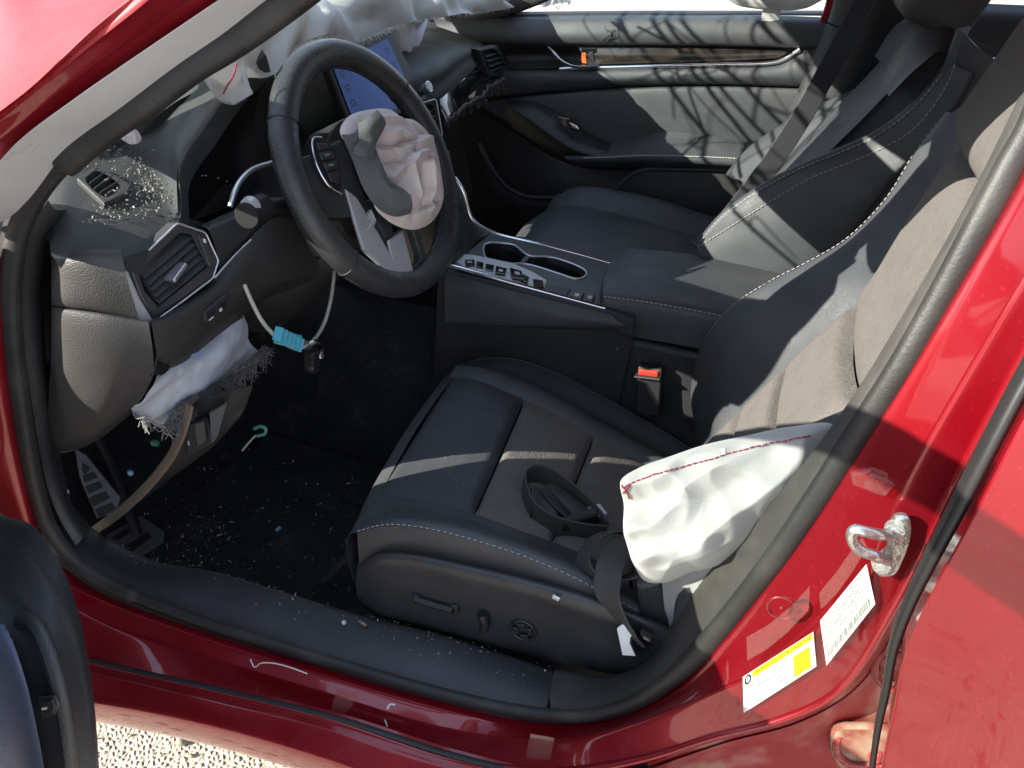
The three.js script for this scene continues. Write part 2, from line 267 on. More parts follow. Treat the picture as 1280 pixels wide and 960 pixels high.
const seal = part('door_seal', car, 'dark rubber weatherstrip round the driver doorway');
{
  const lip = [[-.006, -.013], [.004, -.015], [.011, -.010], [.013, 0], [.010, .009], [.003, .013], [-.006, .013]];
  const way = [...SEAL.slice(1), ...[...SEALTOP].reverse()], out = [0, 0, 1];
  const slim = (p) => p.x < -.17 && p.y < .86 ? .8 : p.y > .95 && p.x < .1 ? 1.15 : p.y < .6 ? .55 + .2 * Math.max(0, (p.y - .45) / .15) : .75;
  add('sealing_lip', seal, sweep(way, lip, out, { n: 520, closed: true, scale: slim }), M.seal);
  // groove side: a thinner dark flange between the lip and the paint
  const cc = way.map(V).reduce((q, p) => q.add(p), new THREE.Vector3()).divideScalar(way.length);
  add('flange', seal, sweep(way.map((p) => { const v = V(p), d = v.clone().sub(cc); d.z = 0; v.addScaledVector(d.normalize(), .014); v.z -= .004; return v; }), [[-.006, -.006], [.004, -.006], [.005, .004], [-.006, .005]], out, { n: 420, closed: true }), M.rubberDark);
}
// the red ring of sheet metal: seal edge R0, stamped crease C1, outer crease C2
const R0 = [[-.3157, .3947, .722], [-.2882, .3734, .722], [-.2127, .3597, .722], [-.0563, .3604, .722], [.1065, .3722, .722], [.2757, .389, .722], [.3902, .4146, .722], [.4572, .4583, .722], [.5157, .5415, .722], [.5437, .6255, .722], [.566, .7093, .72], [.586, .7865, .717], [.6063, .8864, .71], [.6237, .9734, .7], [.642, 1.0722, .685], [.6463, 1.1196, .68]];
const C1 = [[-.2996, .3968, .74], [-.2797, .3641, .74], [-.2092, .3431, .74], [-.049, .3503, .74], [.1146, .3648, .74], [.2816, .3816, .74], [.404, .4288, .742], [.4849, .5075, .747], [.5415, .5842, .75], [.5745, .6321, .752], [.6013, .691, .752], [.6215, .7521, .75], [.6304, .8709, .742], [.6427, .9558, .732], [.6579, 1.0563, .72], [.6652, 1.1043, .71]];
const C2 = [[-.2756, .357, .785], [-.2625, .3117, .785], [-.1971, .316, .785], [.0017, .3566, .785], [.1651, .3866, .785], [.3069, .3971, .785], [.4154, .4298, .78], [.4974, .4867, .772], [.5554, .5427, .764], [.6064, .5876, .758], [.6406, .6395, .756], [.6551, .7513, .754], [.6595, .8542, .748], [.6665, .9413, .74], [.6746, 1.0421, .73], [.6794, 1.0994, .72]];
const C3 = [[-.2943, .3104, .78], [-.2789, .2704, .78], [-.2288, .2674, .772], [-.0233, .3118, .772], [.1496, .344, .772], [.2982, .3564, .772], [.4153, .3883, .765], [.5081, .4504, .755], [.5714, .507, .74], [.6305, .5575, .73], [.6661, .6216, .725], [.6757, .7352, .72], [.6791, .8415, .715], [.6846, .9327, .71], [.6914, 1.0377, .7], [.696, 1.0975, .69]];
add('sill_and_pillar', body, loft([off(R0, 0, 0, -.03), off(R0, 0, 0, 0), R0.map((p, i) => V(p).lerp(V(C1[i]), .25)), C1], { nu: 150, nv: 4 }), M.paint);
add('sill_step', body, loft([C1, C1.map((p, i) => V(p).lerp(V(C2[i]), .06).add(new THREE.Vector3(0, 0, .0035))), C1.map((p, i) => V(p).lerp(V(C2[i]), .5).add(new THREE.Vector3(0, 0, .002))), C2], { nu: 150, nv: 4 }), M.paint);
add('stamped_crease', body, sweep(C2.map(V), [[-.004, -.004], [.002, -.0035], [.004, 0], [.002, .0035], [-.004, .004]], [0, .3, 1], { n: 200 }), M.paint);
// below it the outer sill: a narrow strip, a groove and the bulging skirt
const S1 = [[-.2519, .3103, .796], [-.1943, .316, .796], [.0008, .3562, .796], [.1653, .3867, .796], [.3068, .3984, .796], [.4291, .4257, .796], [.5492, .4815, .796]];
const S2 = [[-.2466, .2719, .812], [-.1599, .304, .812], [.012, .351, .812], [.1741, .3756, .812], [.3143, .3805, .812], [.4365, .402, .812], [.5571, .4527, .812]];
const skirt = part('sill_skirt', body);
add('groove', skirt, sweep(S1.map((p) => V(p).add(new THREE.Vector3(0, .004, -.012))), rect(-.004, .002, -.0022, .0022), [0, .3, 1], { n: 80 }), M.rubberDark);
add('skirt_panel', skirt, loft([off(S1, 0, .002, -.022), off(S1, 0, 0, -.004), S1.map((p, i) => V(p).lerp(V(S2[i]), .12)), S2, off(S2, 0, -.012, .008), off(S2, 0, -.05, .004), off(S2, 0, -.075, -.02), off(S2, 0, -.085, -.06), off(S2, 0, -.12, -.11)], { nu: 60, nv: 4 }), M.paint);

// behind the centre pillar: the dusty jamb of the rear door with its plugs
add('rear_jamb', body, loft([C2.slice(7), off(C2.slice(7), .004, -.003, -.006), off(C3.slice(7), 0, 0, -.004), C3.slice(7), [[.5181, .3786, .722], [.5855, .4478, .718], [.6513, .5031, .712], [.6978, .5972, .71], [.7058, .7192, .705], [.7077, .8203, .7], [.7163, .9202, .69], [.7263, 1.0238, .68], [.7275, 1.0905, .67]], [[.5442, .2989, .715], [.621, .3593, .712], [.7122, .4208, .705], [.7811, .5346, .7], [.7685, .6836, .7], [.7734, .7865, .69], [.7775, .8899, .68], [.7811, .9909, .67], [.7774, 1.0655, .66]]], { nu: 60, nv: 6 }), M.paintDirty);
for (const [p, r] of [[[.6863, .5435, .722], .019], [[.6911, .6566, .722], .022], [[.708, .5423, .722], .009]]) {
  const h = part('jamb_plug', car); const q = V(p);
  add('plug_rim', h, new THREE.TorusGeometry(r, .0035, 10, 32).rotateX(-.25).translate(q.x, q.y, q.z + .002), M.paintDirty);
  add('plug_cap', h, cyl(q.clone().add(new THREE.Vector3(0, 0, -.006)), q.clone().add(new THREE.Vector3(0, 0, .001)), r * .92, r * .8), M.paintDirty);
}
add('jamb_bracket', car, plate([[.6602, .5597, .725], [.6743, .5707, .725], [.7073, .5813, .725], [.7247, .5377, .725], [.6798, .5093, .725]], .008, { bevel: .003, smooth: true, face: [0, 0, 1] }), phys({ map: tex(512, (u, v, x, y) => { const d = clamp(1.8 * tf(u, v, 8, 12) - .4), g = .12 * (hash(x, y, 6) - .5); return [.50 + .16 * d + g, .22 + .36 * d + g, .18 + .30 * d + g]; }, { srgb: true, rep: 6 }), roughness: .95 }), 'dusty bracket at the foot of the rear door opening');

// rear door: skin, folded front edge, rubber along it
const rd = part('rear_door', car, 'red rear door with a black rubber edge');
const RD = [[.6723, .6351, .85], [.663, .6795, .85], [.6581, .7049, .85], [.6509, .7478, .852], [.6437, .7858, .854], [.6403, .8272, .856], [.6404, .8697, .857], [.6415, .9009, .857], [.6433, .938, .855], [.6472, .9815, .848], [.6526, 1.0174, .838], [.6603, 1.0554, .82]];
add('door_skin', rd, loft([off(RD, .012, -.002, -.055), off(RD, .006, 0, -.05), off(RD, 0, 0, -.004), RD, off(RD, .01, 0, .003), off(RD, .12, 0, .018), off(RD, .5, .01, .03), off(RD, 1.0, .02, .01)], { nu: 60, nv: 4 }), M.paint);
add('edge_seal', rd, sweep(off(RD, -.006, 0, -.014), [[-.006, -.003], [.005, -.0035], [.008, 0], [.005, .0035], [-.006, .003]], [0, .2, 1], { n: 100, scale: (p) => .55 + .6 * clamp((p.y - .68) / .25) }), M.rubberDark, 'black rubber strip along the door edge');

// windscreen pillar: red outer skin, pale gasket, its upper face
const K0 = [[-.1646, .9893, .78], [-.1329, 1.0139, .77], [-.0924, 1.0457, .755], [-.0556, 1.0774, .738], [-.0184, 1.107, .722], [.0184, 1.1405, .7]];
const K1 = [[-.2096, .9261, .76], [-.1743, .9458, .752], [-.1225, .9871, .736], [-.074, 1.0262, .714], [-.0207, 1.0682, .68], [.0274, 1.1066, .648], [.0689, 1.1387, .625]];
const K2 = [[-.2485, .8786, .735], [-.2064, .9029, .735], [-.1342, .9735, .728], [-.0847, 1.0101, .712], [-.0318, 1.0519, .68], [.0457, 1.1119, .625], [.0949, 1.1403, .6]];
const ap = part('windscreen_pillar', body);
add('upper_face', ap, loft([[[-.5377, .9437, .5], [-.408, 1.0517, .52], [-.298, 1.0708, .56], [-.1939, 1.0849, .61], [-.0846, 1.1008, .68], [-.0188, 1.1248, .69]], off(K0, -.012, .006, -.010), K0, off(K0, .002, -.006, .002)], { nu: 60, nv: 6 }), M.paintDewy, 'dew spotted red top of the pillar');
add('outer_skin', ap, loft([off(K0, .002, -.005, .002), K0.map((p, i) => V(p).lerp(curve(K1).getPointAt(i / 5), .12).add(new THREE.Vector3(0, 0, .003))), K0.map((p, i) => V(p).lerp(curve(K1).getPointAt(i / 5), .42).add(new THREE.Vector3(0, 0, .003))), K0.map((p, i) => V(p).lerp(curve(K1).getPointAt(i / 5), .5)), K0.map((p, i) => V(p).lerp(curve(K1).getPointAt(i / 5), .85)), K1], { nu: 60, nv: 4 }), M.paint);
const KG = (t, z) => K1.map((p, i) => V(p).lerp(V(K2[i]), t).add(new THREE.Vector3(-.1 * z, .25 * z, z)));
add('gasket_strip', ap, loft([off(K1, 0, 0, -.006), KG(.03, .008), KG(.2, .022), KG(.30, .025), KG(.36, .0215), KG(.42, .027), KG(.62, .030), KG(.72, .028), KG(.78, .023), KG(.86, .019), KG(1, .004), off(K2, 0, -.006, -.02)], { nu: 60, nv: 3 }), M.gasket, 'pale grey gasket along the pillar');
// front door hinge pillar and wing, forward of the opening
add('hinge_pillar', body, loft([[[-.2648, .8279, .76], [-.2771, .7707, .76], [-.3051, .6706, .755], [-.3252, .559, .75], [-.33, .4644, .745], [-.3045, .3935, .74]], [[-.2346, .8595, .735], [-.2613, .7725, .735], [-.2802, .6874, .735], [-.2919, .6067, .735], [-.3001, .5129, .735], [-.2982, .41, .735]], [[-.2359, .8546, .722], [-.2597, .767, .722], [-.2772, .6864, .722], [-.2906, .6011, .722], [-.2987, .5165, .722], [-.3015, .4215, .722]]], { nu: 40, nv: 5 }), M.paint);
add('front_wing', body, loft([[[-.44, 1.0, .80], [-.7, .98, .80], [-1.3, .92, .78]], [[-.42, .9, .86], [-.7, .9, .88], [-1.3, .85, .87]], [[-.42, .5, .88], [-.7, .55, .9], [-1.3, .5, .9]], [[-.42, .25, .86], [-.7, .4, .88], [-1.3, .3, .88]]], { nu: 30, nv: 6, t: .004 }), M.paint);

// roof, far pillars, screens
const roof = part('roof', car);
add('roof_skin', roof, loft([[[.12, 1.27, .57], [.6, 1.37, .58], [1.1, 1.37, .57], [1.5, 1.30, .54]], [[-.05, 1.30, .30], [.6, 1.43, .3], [1.1, 1.425, .3], [1.55, 1.34, .3]], [[-.11, 1.31, 0], [.6, 1.45, 0], [1.1, 1.44, 0], [1.58, 1.35, 0]], [[-.05, 1.30, -.30], [.6, 1.43, -.3], [1.1, 1.425, -.3], [1.55, 1.34, -.3]], [[.08, 1.27, -.57], [.6, 1.37, -.58], [1.1, 1.37, -.57], [1.5, 1.30, -.54]]], { nu: 30, nv: 6, t: .03 }), M.paint);
add('pillar_cover', roof, sweep([[.075, 1.205, .672], [.16, 1.245, .645], [.32, 1.285, .605]], oval(.042, .065), [0, 0, 1], { n: 16 }), M.paint);
for (const s of [1, -1]) {
  add('roof_rail', roof, tube([[.19, 1.27, s * .585], [.6, 1.345, s * .595], [1.1, 1.35, s * .585], [1.55, 1.24, s * .57], [1.9, 1.05, s * .62]], .035, 30), M.paint);
  if (s < 0) add('pillar_cover', roof, sweep([[-.33, .92, s * .745], [-.08, 1.035, s * .722], [.04, 1.125, s * .655], [.20, 1.28, s * .585]], oval(.014, .024), [0, 0, 1], { n: 20 }), M.dashWarm);
}
add('centre_pillar_upper', roof, sweep([[.72, 1.17, .675], [.71, 1.27, .64], [.68, 1.37, .59]], oval(.02, .045), [0, 0, 1], { n: 12 }), M.paint);
add('windscreen', car, loft([[[-.36, .95, .68], [-.52, .96, .35], [-.56, .965, 0], [-.52, .96, -.35], [-.36, .95, -.68]], [[.12, 1.265, .56], [-.02, 1.29, .3], [-.08, 1.30, 0], [-.02, 1.29, -.3], [.12, 1.265, -.56]]], { nu: 30, nv: 8 }), M.glass, 'windscreen glass');
add('sun_visor', car, plate([[-.01, 1.28, .14], [.03, 1.27, .50], [-.03, 1.11, .50], [-.06, 1.12, .14]], .018, { bevel: .006, face: [1, 0, 0] }), M.headliner, 'sun visor folded down');
add('bonnet', car, loft([[[-.5, .93, .72], [-.65, .955, .35], [-.7, .96, 0], [-.65, .955, -.35], [-.5, .93, -.72]], [[-1.0, .90, .74], [-1.0, .93, .35], [-1.0, .935, 0], [-1.0, .93, -.35], [-1.0, .90, -.74]], [[-1.6, .78, .70], [-1.6, .80, .35], [-1.6, .81, 0], [-1.6, .80, -.35], [-1.6, .78, -.70]]], { nu: 30, nv: 8, t: .01 }), M.paint);
add('rear_body', car, loft([[[1.6, 1.3, .55], [1.95, 1.08, .64], [2.0, .6, .8], [1.9, .3, .75]], [[1.65, 1.36, 0], [2.1, 1.1, 0], [2.15, .6, 0], [2.1, .3, 0]], [[1.6, 1.3, -.55], [1.95, 1.08, -.64], [2.0, .6, -.8], [1.9, .3, -.75]]], { nu: 24, nv: 8, t: .01 }), M.paint);

// old adhesive and scuffs on the painted sill
add('film_patch', car, plate([[.1588, .4216, .7695], [.1851, .4265, .7695], [.1763, .3998, .7695], [.1598, .3713, .7695], [.1428, .3653, .7695], [.1511, .387, .7695]], .0008, { bevel: 0, face: [0, .3, 1] }), M.film, 'torn film left on the sill');
add('film_patch', car, plate([[.3847, .4588, .7665], [.4101, .4659, .7665], [.4086, .422, .7665], [.4049, .3697, .7665], [.3779, .361, .7665], [.3823, .407, .7665]], .0008, { bevel: 0, face: [0, .3, 1] }), M.film, 'clear film strip across the sill');
add('paint_scuff', car, tube([[.0274, .3873, .748], [.0317, .3749, .748], [.0419, .3869, .748], [.0604, .3956, .748], [.0825, .3989, .748], [.1063, .3989, .748]], .0007, 30), M.threadWhite, 'pale wavy scuff in the sill paint');
add('paint_scuff', car, tube([[.2178, .409, .762], [.2218, .4193, .762], [.2277, .421, .762]], .0009, 8), M.threadWhite);
add('paint_scuff', car, tube([[.2157, .3906, .764], [.2186, .3807, .764]], .0010, 6), M.threadWhite);

// ---------------------------------------------------------------- inside: floor, sill, pillars
const floor = part('floor_carpet', car, 'black carpet strewn with splinters');
add('floor_panel', floor, loft([[[-.80, .62, .66], [-.62, .50, .66], [-.46, .30, .655], [-.33, .25, .65], [0, .245, .64], [.4, .25, .64], [1.05, .26, .64]], [[-.80, .62, .40], [-.62, .48, .40], [-.47, .28, .40], [-.33, .235, .40], [0, .23, .38], [.4, .235, .38], [1.05, .25, .38]], [[-.80, .62, .13], [-.62, .48, .13], [-.47, .29, .14], [-.33, .25, .15], [0, .245, .16], [.4, .25, .15], [1.05, .26, .14]]], { nu: 60, nv: 12, disp: (u, v, p) => .006 * fbm(p.x * 9, p.z * 9, 2) }), M.carpet);
add('floor_panel', floor, loft([[[-.80, .62, -.66], [-.6, .46, -.66], [-.40, .28, -.65], [0, .245, -.64], [1.05, .26, -.64]], [[-.80, .62, -.12], [-.6, .46, -.12], [-.40, .28, -.14], [0, .245, -.14], [1.05, .26, -.14]]], { nu: 40, nv: 10, disp: (u, v, p) => .006 * fbm(p.x * 9, p.z * 9, 4) }), M.carpet);
add('bulkhead', floor, loft([[[-.80, .62, .70], [-.80, .62, 0], [-.80, .62, -.70]], [[-.72, .9, .70], [-.72, .9, 0], [-.72, .9, -.70]]], { nu: 10, nv: 4 }), M.carpet);
add('tunnel', floor, loft([[[-.85, .20, .21], [-.45, .20, .20], [.1, .20, .18]], [[-.85, .50, .14], [-.45, .44, .13], [.1, .44, .12]], [[-.85, .54, 0], [-.45, .48, 0], [.1, .48, 0]], [[-.85, .50, -.14], [-.45, .44, -.13], [.1, .44, -.12]], [[-.85, .25, -.16], [-.45, .24, -.16], [.1, .24, -.14]]], { nu: 20, nv: 5 }), M.carpet);
add('rear_floor', floor, block([1.0, .30, 0], [.5, .12, 1.28], { r: .02 }), M.carpet);

const plateOut = [[-.3038, .4206, .7], [-.2797, .4009, .7], [-.2258, .3782, .7], [-.1464, .3691, .7], [-.0225, .3746, .7], [.1166, .3859, .7], [.2659, .3992, .7], [.3865, .4213, .7]];
const plateIn = [[-.3263, .4198, .652], [-.2864, .3899, .648], [-.2048, .37, .645], [-.1078, .3868, .645], [-.016, .3926, .645], [.1158, .3993, .645], [.2441, .4136, .645], [.3762, .416, .645]];
add('sill_plate', car, loft([off(plateOut, 0, -.016, .016), off(plateOut, 0, -.005, .012), plateOut.map((p, i) => V(p).lerp(V(plateIn[i]), .3).add(new THREE.Vector3(0, .004, .002))), plateOut.map((p, i) => V(p).lerp(V(plateIn[i]), .75).add(new THREE.Vector3(0, .004, 0))), plateIn, off(plateIn, 0, -.012, -.006), off(plateIn, 0, -.06, -.010), off(plateIn, 0, -.2, -.012)], { nu: 100, nv: 5 }), M.plasticSmooth, 'scuffed black plastic sill plate');
const trimOut = [[.3903, .4218, .7], [.4373, .4473, .7], [.4743, .4859, .7], [.5003, .534, .7], [.524, .5888, .7], [.5469, .6618, .7], [.5642, .7289, .7], [.5788, .7929, .695], [.5924, .8589, .69], [.6049, .9184, .685], [.616, .9749, .675], [.6253, 1.0302, .665], [.6324, 1.0723, .655], [.6388, 1.1185, .65]];
const trimIn = [[.38, .4178, .645], [.4372, .4282, .64], [.4742, .4595, .635], [.4901, .5014, .63], [.502, .5583, .635], [.5164, .6271, .64], [.5359, .6829, .65], [.5567, .7503, .66], [.5751, .8152, .668], [.5918, .8801, .668], [.6053, .9442, .662], [.6178, 1.0032, .652], [.6264, 1.0534, .644], [.6318, 1.1056, .64]];
add('pillar_trim', car, loft([off(trimOut, .010, -.012, .012), off(trimOut, .006, -.004, .010), trimOut.map((p, i) => V(p).lerp(V(trimIn[i]), .3).add(new THREE.Vector3(-.002, .003, .003))), trimOut.map((p, i) => V(p).lerp(V(trimIn[i]), .8).add(new THREE.Vector3(-.002, .003, 0))), trimIn, off(trimIn, .012, -.004, -.006), off(trimIn, .06, -.03, -.03)], { nu: 110, nv: 5 }), M.rubber, 'dark plastic trim at the foot of the centre pillar');
// jamb trim between the seal and the end of the dashboard
add('kick_trim', car, loft([[[-.1934, .9033, .69], [-.2178, .868, .7], [-.2409, .8187, .7], [-.2594, .7571, .7], [-.2741, .6808, .7], [-.2869, .5917, .7], [-.2936, .5059, .7], [-.2851, .4512, .7], [-.2713, .4185, .7]], [[-.2026, .8871, .675], [-.2264, .8508, .68], [-.2459, .8052, .68], [-.2601, .7479, .68], [-.2753, .6697, .68], [-.2911, .5777, .68], [-.2951, .5066, .68], [-.2877, .4552, .68], [-.2723, .4213, .68]], [[-.2479, .8621, .62], [-.2709, .8152, .63], [-.2885, .7766, .63], [-.3056, .7145, .63], [-.3212, .6306, .63], [-.3403, .531, .63], [-.3469, .465, .63], [-.3448, .4081, .63], [-.3212, .3775, .63]]], { nu: 60, nv: 6 }), M.plastic, 'black trim inside the hinge pillar');
add('trim_clip', car, block([-.2861, .6023, .705], [.004, .008, .004], { r: .001 }), M.threadWhite, 'small white chip on the seal');

// pedals and footrest
{
  const rest = part('foot_rest', car, 'ribbed metal footrest');
  add('rest_plate', rest, plate([[-.4639, .3916, .5066], [-.451, .3786, .5002], [-.3957, .309, .5014], [-.3917, .2945, .5203], [-.4047, .2974, .5471], [-.4433, .3552, .5279]], .008, { bevel: .002, face: [1, 1, 1] }), M.pedal);
  for (const q of [[[-.4477, .3728, .5136], [-.4383, .3632, .5093], [-.4379, .3576, .5196], [-.4415, .3611, .5216]], [[-.4396, .3573, .5245], [-.4321, .3555, .5093], [-.4262, .3473, .511], [-.4342, .348, .5294]], [[-.4312, .3429, .5322], [-.4225, .3417, .513], [-.4159, .333, .5138], [-.4244, .3329, .5354]], [[-.4215, .3278, .5382], [-.4115, .327, .5149], [-.4037, .3169, .5155], [-.4131, .3154, .5419]], [[-.4099, .3108, .5431], [-.3995, .3103, .5182], [-.3917, .3001, .5189], [-.4024, .3003, .5455]]]) add('rubber_rib', rest, plate(q, .006, { bevel: .0015, face: [1, 1, 1] }), M.rubberDark);
  const brake = part('pedal', car, 'slotted metal pedal near the sill');
  add('pedal_plate', brake, plate([[-.3917, .27, .5492], [-.3749, .27, .4902], [-.3151, .27, .5067], [-.3013, .27, .5255], [-.312, .27, .5819], [-.3368, .27, .5812]], .008, { bevel: .002, face: [0, 1, .4] }), M.pedal);
  for (const q of [[[-.3768, .273, .5545], [-.3713, .273, .527], [-.3603, .273, .5306], [-.366, .273, .5579]], [[-.3456, .273, .567], [-.3365, .273, .5199], [-.3221, .273, .526], [-.3303, .273, .574]]]) add('pedal_rubber', brake, plate(q, .006, { bevel: .0015, face: [0, 1, .4] }), M.rubberDark);
  add('pedal_arm', brake, tube([V([-.3476, .27, .5296]).add(new THREE.Vector3(0, -.004, 0)), [-.46, .36, .46], [-.62, .6, .44]], .009), M.black);
  const mat = part('floor_mat', car, 'black carpet mat under the steering wheel');
  add('mat_panel', mat, loft([[[-.32, .262, .56], [-.1, .256, .58], [.12, .258, .58]], [[-.34, .256, .40], [-.1, .25, .40], [.12, .252, .40]], [[-.32, .262, .20], [-.1, .258, .20], [.12, .26, .20]]], { nu: 40, nv: 14, t: .006, disp: (u, v, p) => .003 * fbm(p.x * 14, p.z * 14, 8) }), M.carpet);
}

// ---------------------------------------------------------------- dashboard
const dash = part('dashboard', car, 'dark grained dashboard dusted with splinters');
const DT1 = [...[[-.1915, .8498, .7027], [-.1684, .8451, .6812], [-.1477, .8409, .6478], [-.1638, .845, .5443]], ...[[-.1887, .8937, .5], [-.1979, .9285, .43], [-.1984, .9677, .36], [-.1745, 1.0002, .33]]];
const DT0 = [[-.2102, .8539, .6849], [-.2584, .8646, .6223], [-.3425, .8833, .4825], [-.4105, .8989, .3135], [-.4486, .9078, .1863], [-.5037, .9207, .016], [-.5539, .9324, -.1464]];
const DTm = DT0.map((p, i) => curve(DT0).getPoint(i / 6).lerp(curve(DT1).getPoint(i / 6), .45).add(new THREE.Vector3(0, .004, 0)));
add('top_pad', dash, loft([off(DT0, -.05, -.01, -.03), DT0, DTm, curve(DT0).getPoints(12).map((p, i) => p.lerp(curve(DT1).getPoint(i / 12), .9).add(new THREE.Vector3(0, .003, 0))), DT1, off(DT1, .004, -.006, 0), off(DT1, .002, -.03, -.01)], { nu: 70, nv: 6 }), M.dash);
// far part of the top: over the middle and the passenger's side
add('top_pad', dash, loft([[[-.50, .93, .50], [-.56, .945, .2], [-.58, .95, -.1], [-.56, .945, -.4], [-.46, .93, -.66]], [[-.36, .915, .50], [-.40, .93, .2], [-.38, .925, -.1], [-.40, .93, -.4], [-.36, .915, -.66]], [[-.30, .87, .5], [-.30, .85, .2], [-.1798, .9137, -.15], [-.1885, .9271, -.32], [-.2415, .898, -.63]], [[-.28, .84, .5], [-.29, .82, .2], [-.1562, .8729, -.15], [-.1608, .8925, -.32], [-.2228, .8873, -.62]], [[-.28, .80, .5], [-.29, .80, .2], [-.149, .8478, -.15], [-.1545, .8701, -.32], [-.2121, .878, -.62]]], { nu: 50, nv: 6 }), M.dash);
// the instrument hood: a deep dark hollow behind the wheel
const hood = part('instrument_hood', car, 'deep dark hood over the instruments');
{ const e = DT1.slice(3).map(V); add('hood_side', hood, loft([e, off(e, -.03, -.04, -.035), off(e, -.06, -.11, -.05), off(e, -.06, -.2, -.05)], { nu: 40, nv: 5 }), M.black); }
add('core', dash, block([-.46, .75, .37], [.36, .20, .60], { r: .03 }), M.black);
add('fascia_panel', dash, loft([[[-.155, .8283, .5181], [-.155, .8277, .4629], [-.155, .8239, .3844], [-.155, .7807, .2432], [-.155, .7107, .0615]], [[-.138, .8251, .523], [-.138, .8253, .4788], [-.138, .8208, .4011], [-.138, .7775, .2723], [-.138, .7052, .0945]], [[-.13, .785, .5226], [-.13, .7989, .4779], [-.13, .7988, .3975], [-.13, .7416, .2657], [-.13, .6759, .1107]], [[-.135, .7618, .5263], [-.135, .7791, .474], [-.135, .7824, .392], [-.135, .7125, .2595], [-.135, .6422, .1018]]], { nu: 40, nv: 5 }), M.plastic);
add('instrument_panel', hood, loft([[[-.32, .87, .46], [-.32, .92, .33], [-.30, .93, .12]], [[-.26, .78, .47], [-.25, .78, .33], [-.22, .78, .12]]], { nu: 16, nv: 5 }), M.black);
add('gauge_ring', hood, tube([[-.13, .8485, .4892], [-.13, .8612, .4807], [-.13, .8732, .4658], [-.13, .881, .4413], [-.13, .8795, .3941]], .0035, 30), M.satin, 'thin silver arc under the instruments');
const lower = part('lower_dash', car, 'lower dashboard panel beside the column');
add('switch_panel', lower, loft([[[-.125, .7684, .6542], [-.125, .7648, .6329], [-.125, .772, .5411], [-.125, .792, .4861], [-.125, .8085, .4038], [-.125, .725, .2517]], [[-.11, .7767, .669], [-.11, .7685, .6465], [-.11, .7667, .5516], [-.11, .7741, .4937], [-.11, .7571, .4048], [-.11, .7055, .2697]], [[-.112, .7576, .6671], [-.112, .7446, .6439], [-.112, .7378, .5429], [-.112, .7397, .4752], [-.112, .7193, .3819], [-.112, .6865, .2626]], [[-.125, .7215, .6542], [-.125, .7039, .6323], [-.125, .7113, .5329], [-.125, .7152, .4336], [-.125, .696, .3551], [-.125, .6665, .246]], [[-.16, .6842, .6201], [-.16, .6666, .5951], [-.16, .6707, .4884], [-.16, .6754, .3863], [-.16, .6568, .3028], [-.16, .6246, .1871]]], { nu: 60, nv: 6 }), M.dashWarm);
add('side_skirt', lower, plate([[-.135, .7092, .6475], [-.135, .6929, .6222], [-.135, .6866, .6292], [-.135, .686, .6404], [-.135, .6957, .6505]], .012, { bevel: .002, face: [1, 0, .3] }), M.black);
const sw = part('switch_pair', car, 'two small push switches under the side vent');
add('switch_frame', sw, plate([[-.104, .7545, .5891], [-.104, .7604, .5485], [-.104, .7485, .5458], [-.104, .7437, .5498], [-.104, .738, .5877], [-.104, .7428, .5913]], .006, { bevel: .0015, face: [1, -.1, .2] }), M.plasticSmooth);
for (const q of [[[-.102, .7519, .5893], [-.102, .7533, .5756], [-.102, .7428, .576], [-.102, .7425, .5895]], [[-.102, .7534, .571], [-.102, .7565, .5535], [-.102, .7469, .5536], [-.102, .7439, .5712]]]) add('push_switch', sw, plate(q, .005, { bevel: .0015, face: [1, -.1, .2] }), M.black);
for (const q of [[[-.1016, .7445, .5867], [-.1016, .7454, .5791], [-.1016, .7434, .5794], [-.1016, .7426, .5871]], [[-.1016, .7489, .5678], [-.1016, .75, .5629], [-.1016, .7454, .5622], [-.1016, .7453, .5669]]]) add('switch_symbol', sw, plate(q, .001, { bevel: 0, face: [1, -.1, .2] }), M.threadWhite);
// outboard end of the dash
const end = part('dash_end', car, 'grained outboard end of the dashboard in the sun');
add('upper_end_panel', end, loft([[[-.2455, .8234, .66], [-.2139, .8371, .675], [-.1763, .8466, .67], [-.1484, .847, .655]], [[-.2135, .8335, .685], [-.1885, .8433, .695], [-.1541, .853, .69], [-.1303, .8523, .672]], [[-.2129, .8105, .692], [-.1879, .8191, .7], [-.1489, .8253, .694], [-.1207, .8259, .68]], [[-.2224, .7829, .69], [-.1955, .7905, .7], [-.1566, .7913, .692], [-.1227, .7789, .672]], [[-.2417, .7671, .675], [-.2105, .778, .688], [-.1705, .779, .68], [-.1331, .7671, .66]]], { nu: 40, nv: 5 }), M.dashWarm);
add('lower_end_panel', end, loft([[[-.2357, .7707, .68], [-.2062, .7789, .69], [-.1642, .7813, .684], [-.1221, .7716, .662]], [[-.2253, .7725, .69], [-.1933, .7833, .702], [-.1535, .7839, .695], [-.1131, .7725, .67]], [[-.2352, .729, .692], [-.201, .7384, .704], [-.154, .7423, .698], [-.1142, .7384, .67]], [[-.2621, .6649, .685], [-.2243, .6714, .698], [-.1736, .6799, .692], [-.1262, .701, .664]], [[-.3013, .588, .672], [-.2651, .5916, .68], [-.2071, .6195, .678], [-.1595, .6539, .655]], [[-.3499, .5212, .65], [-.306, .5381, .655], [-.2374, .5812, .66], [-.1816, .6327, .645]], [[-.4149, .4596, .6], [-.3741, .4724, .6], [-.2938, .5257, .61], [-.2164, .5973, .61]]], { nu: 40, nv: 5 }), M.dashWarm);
add('scrap', lower, tube([[-.125, .7642, .6538], [-.125, .7365, .6509], [-.125, .7165, .6567], [-.125, .7026, .6663]], .0016), M.black);

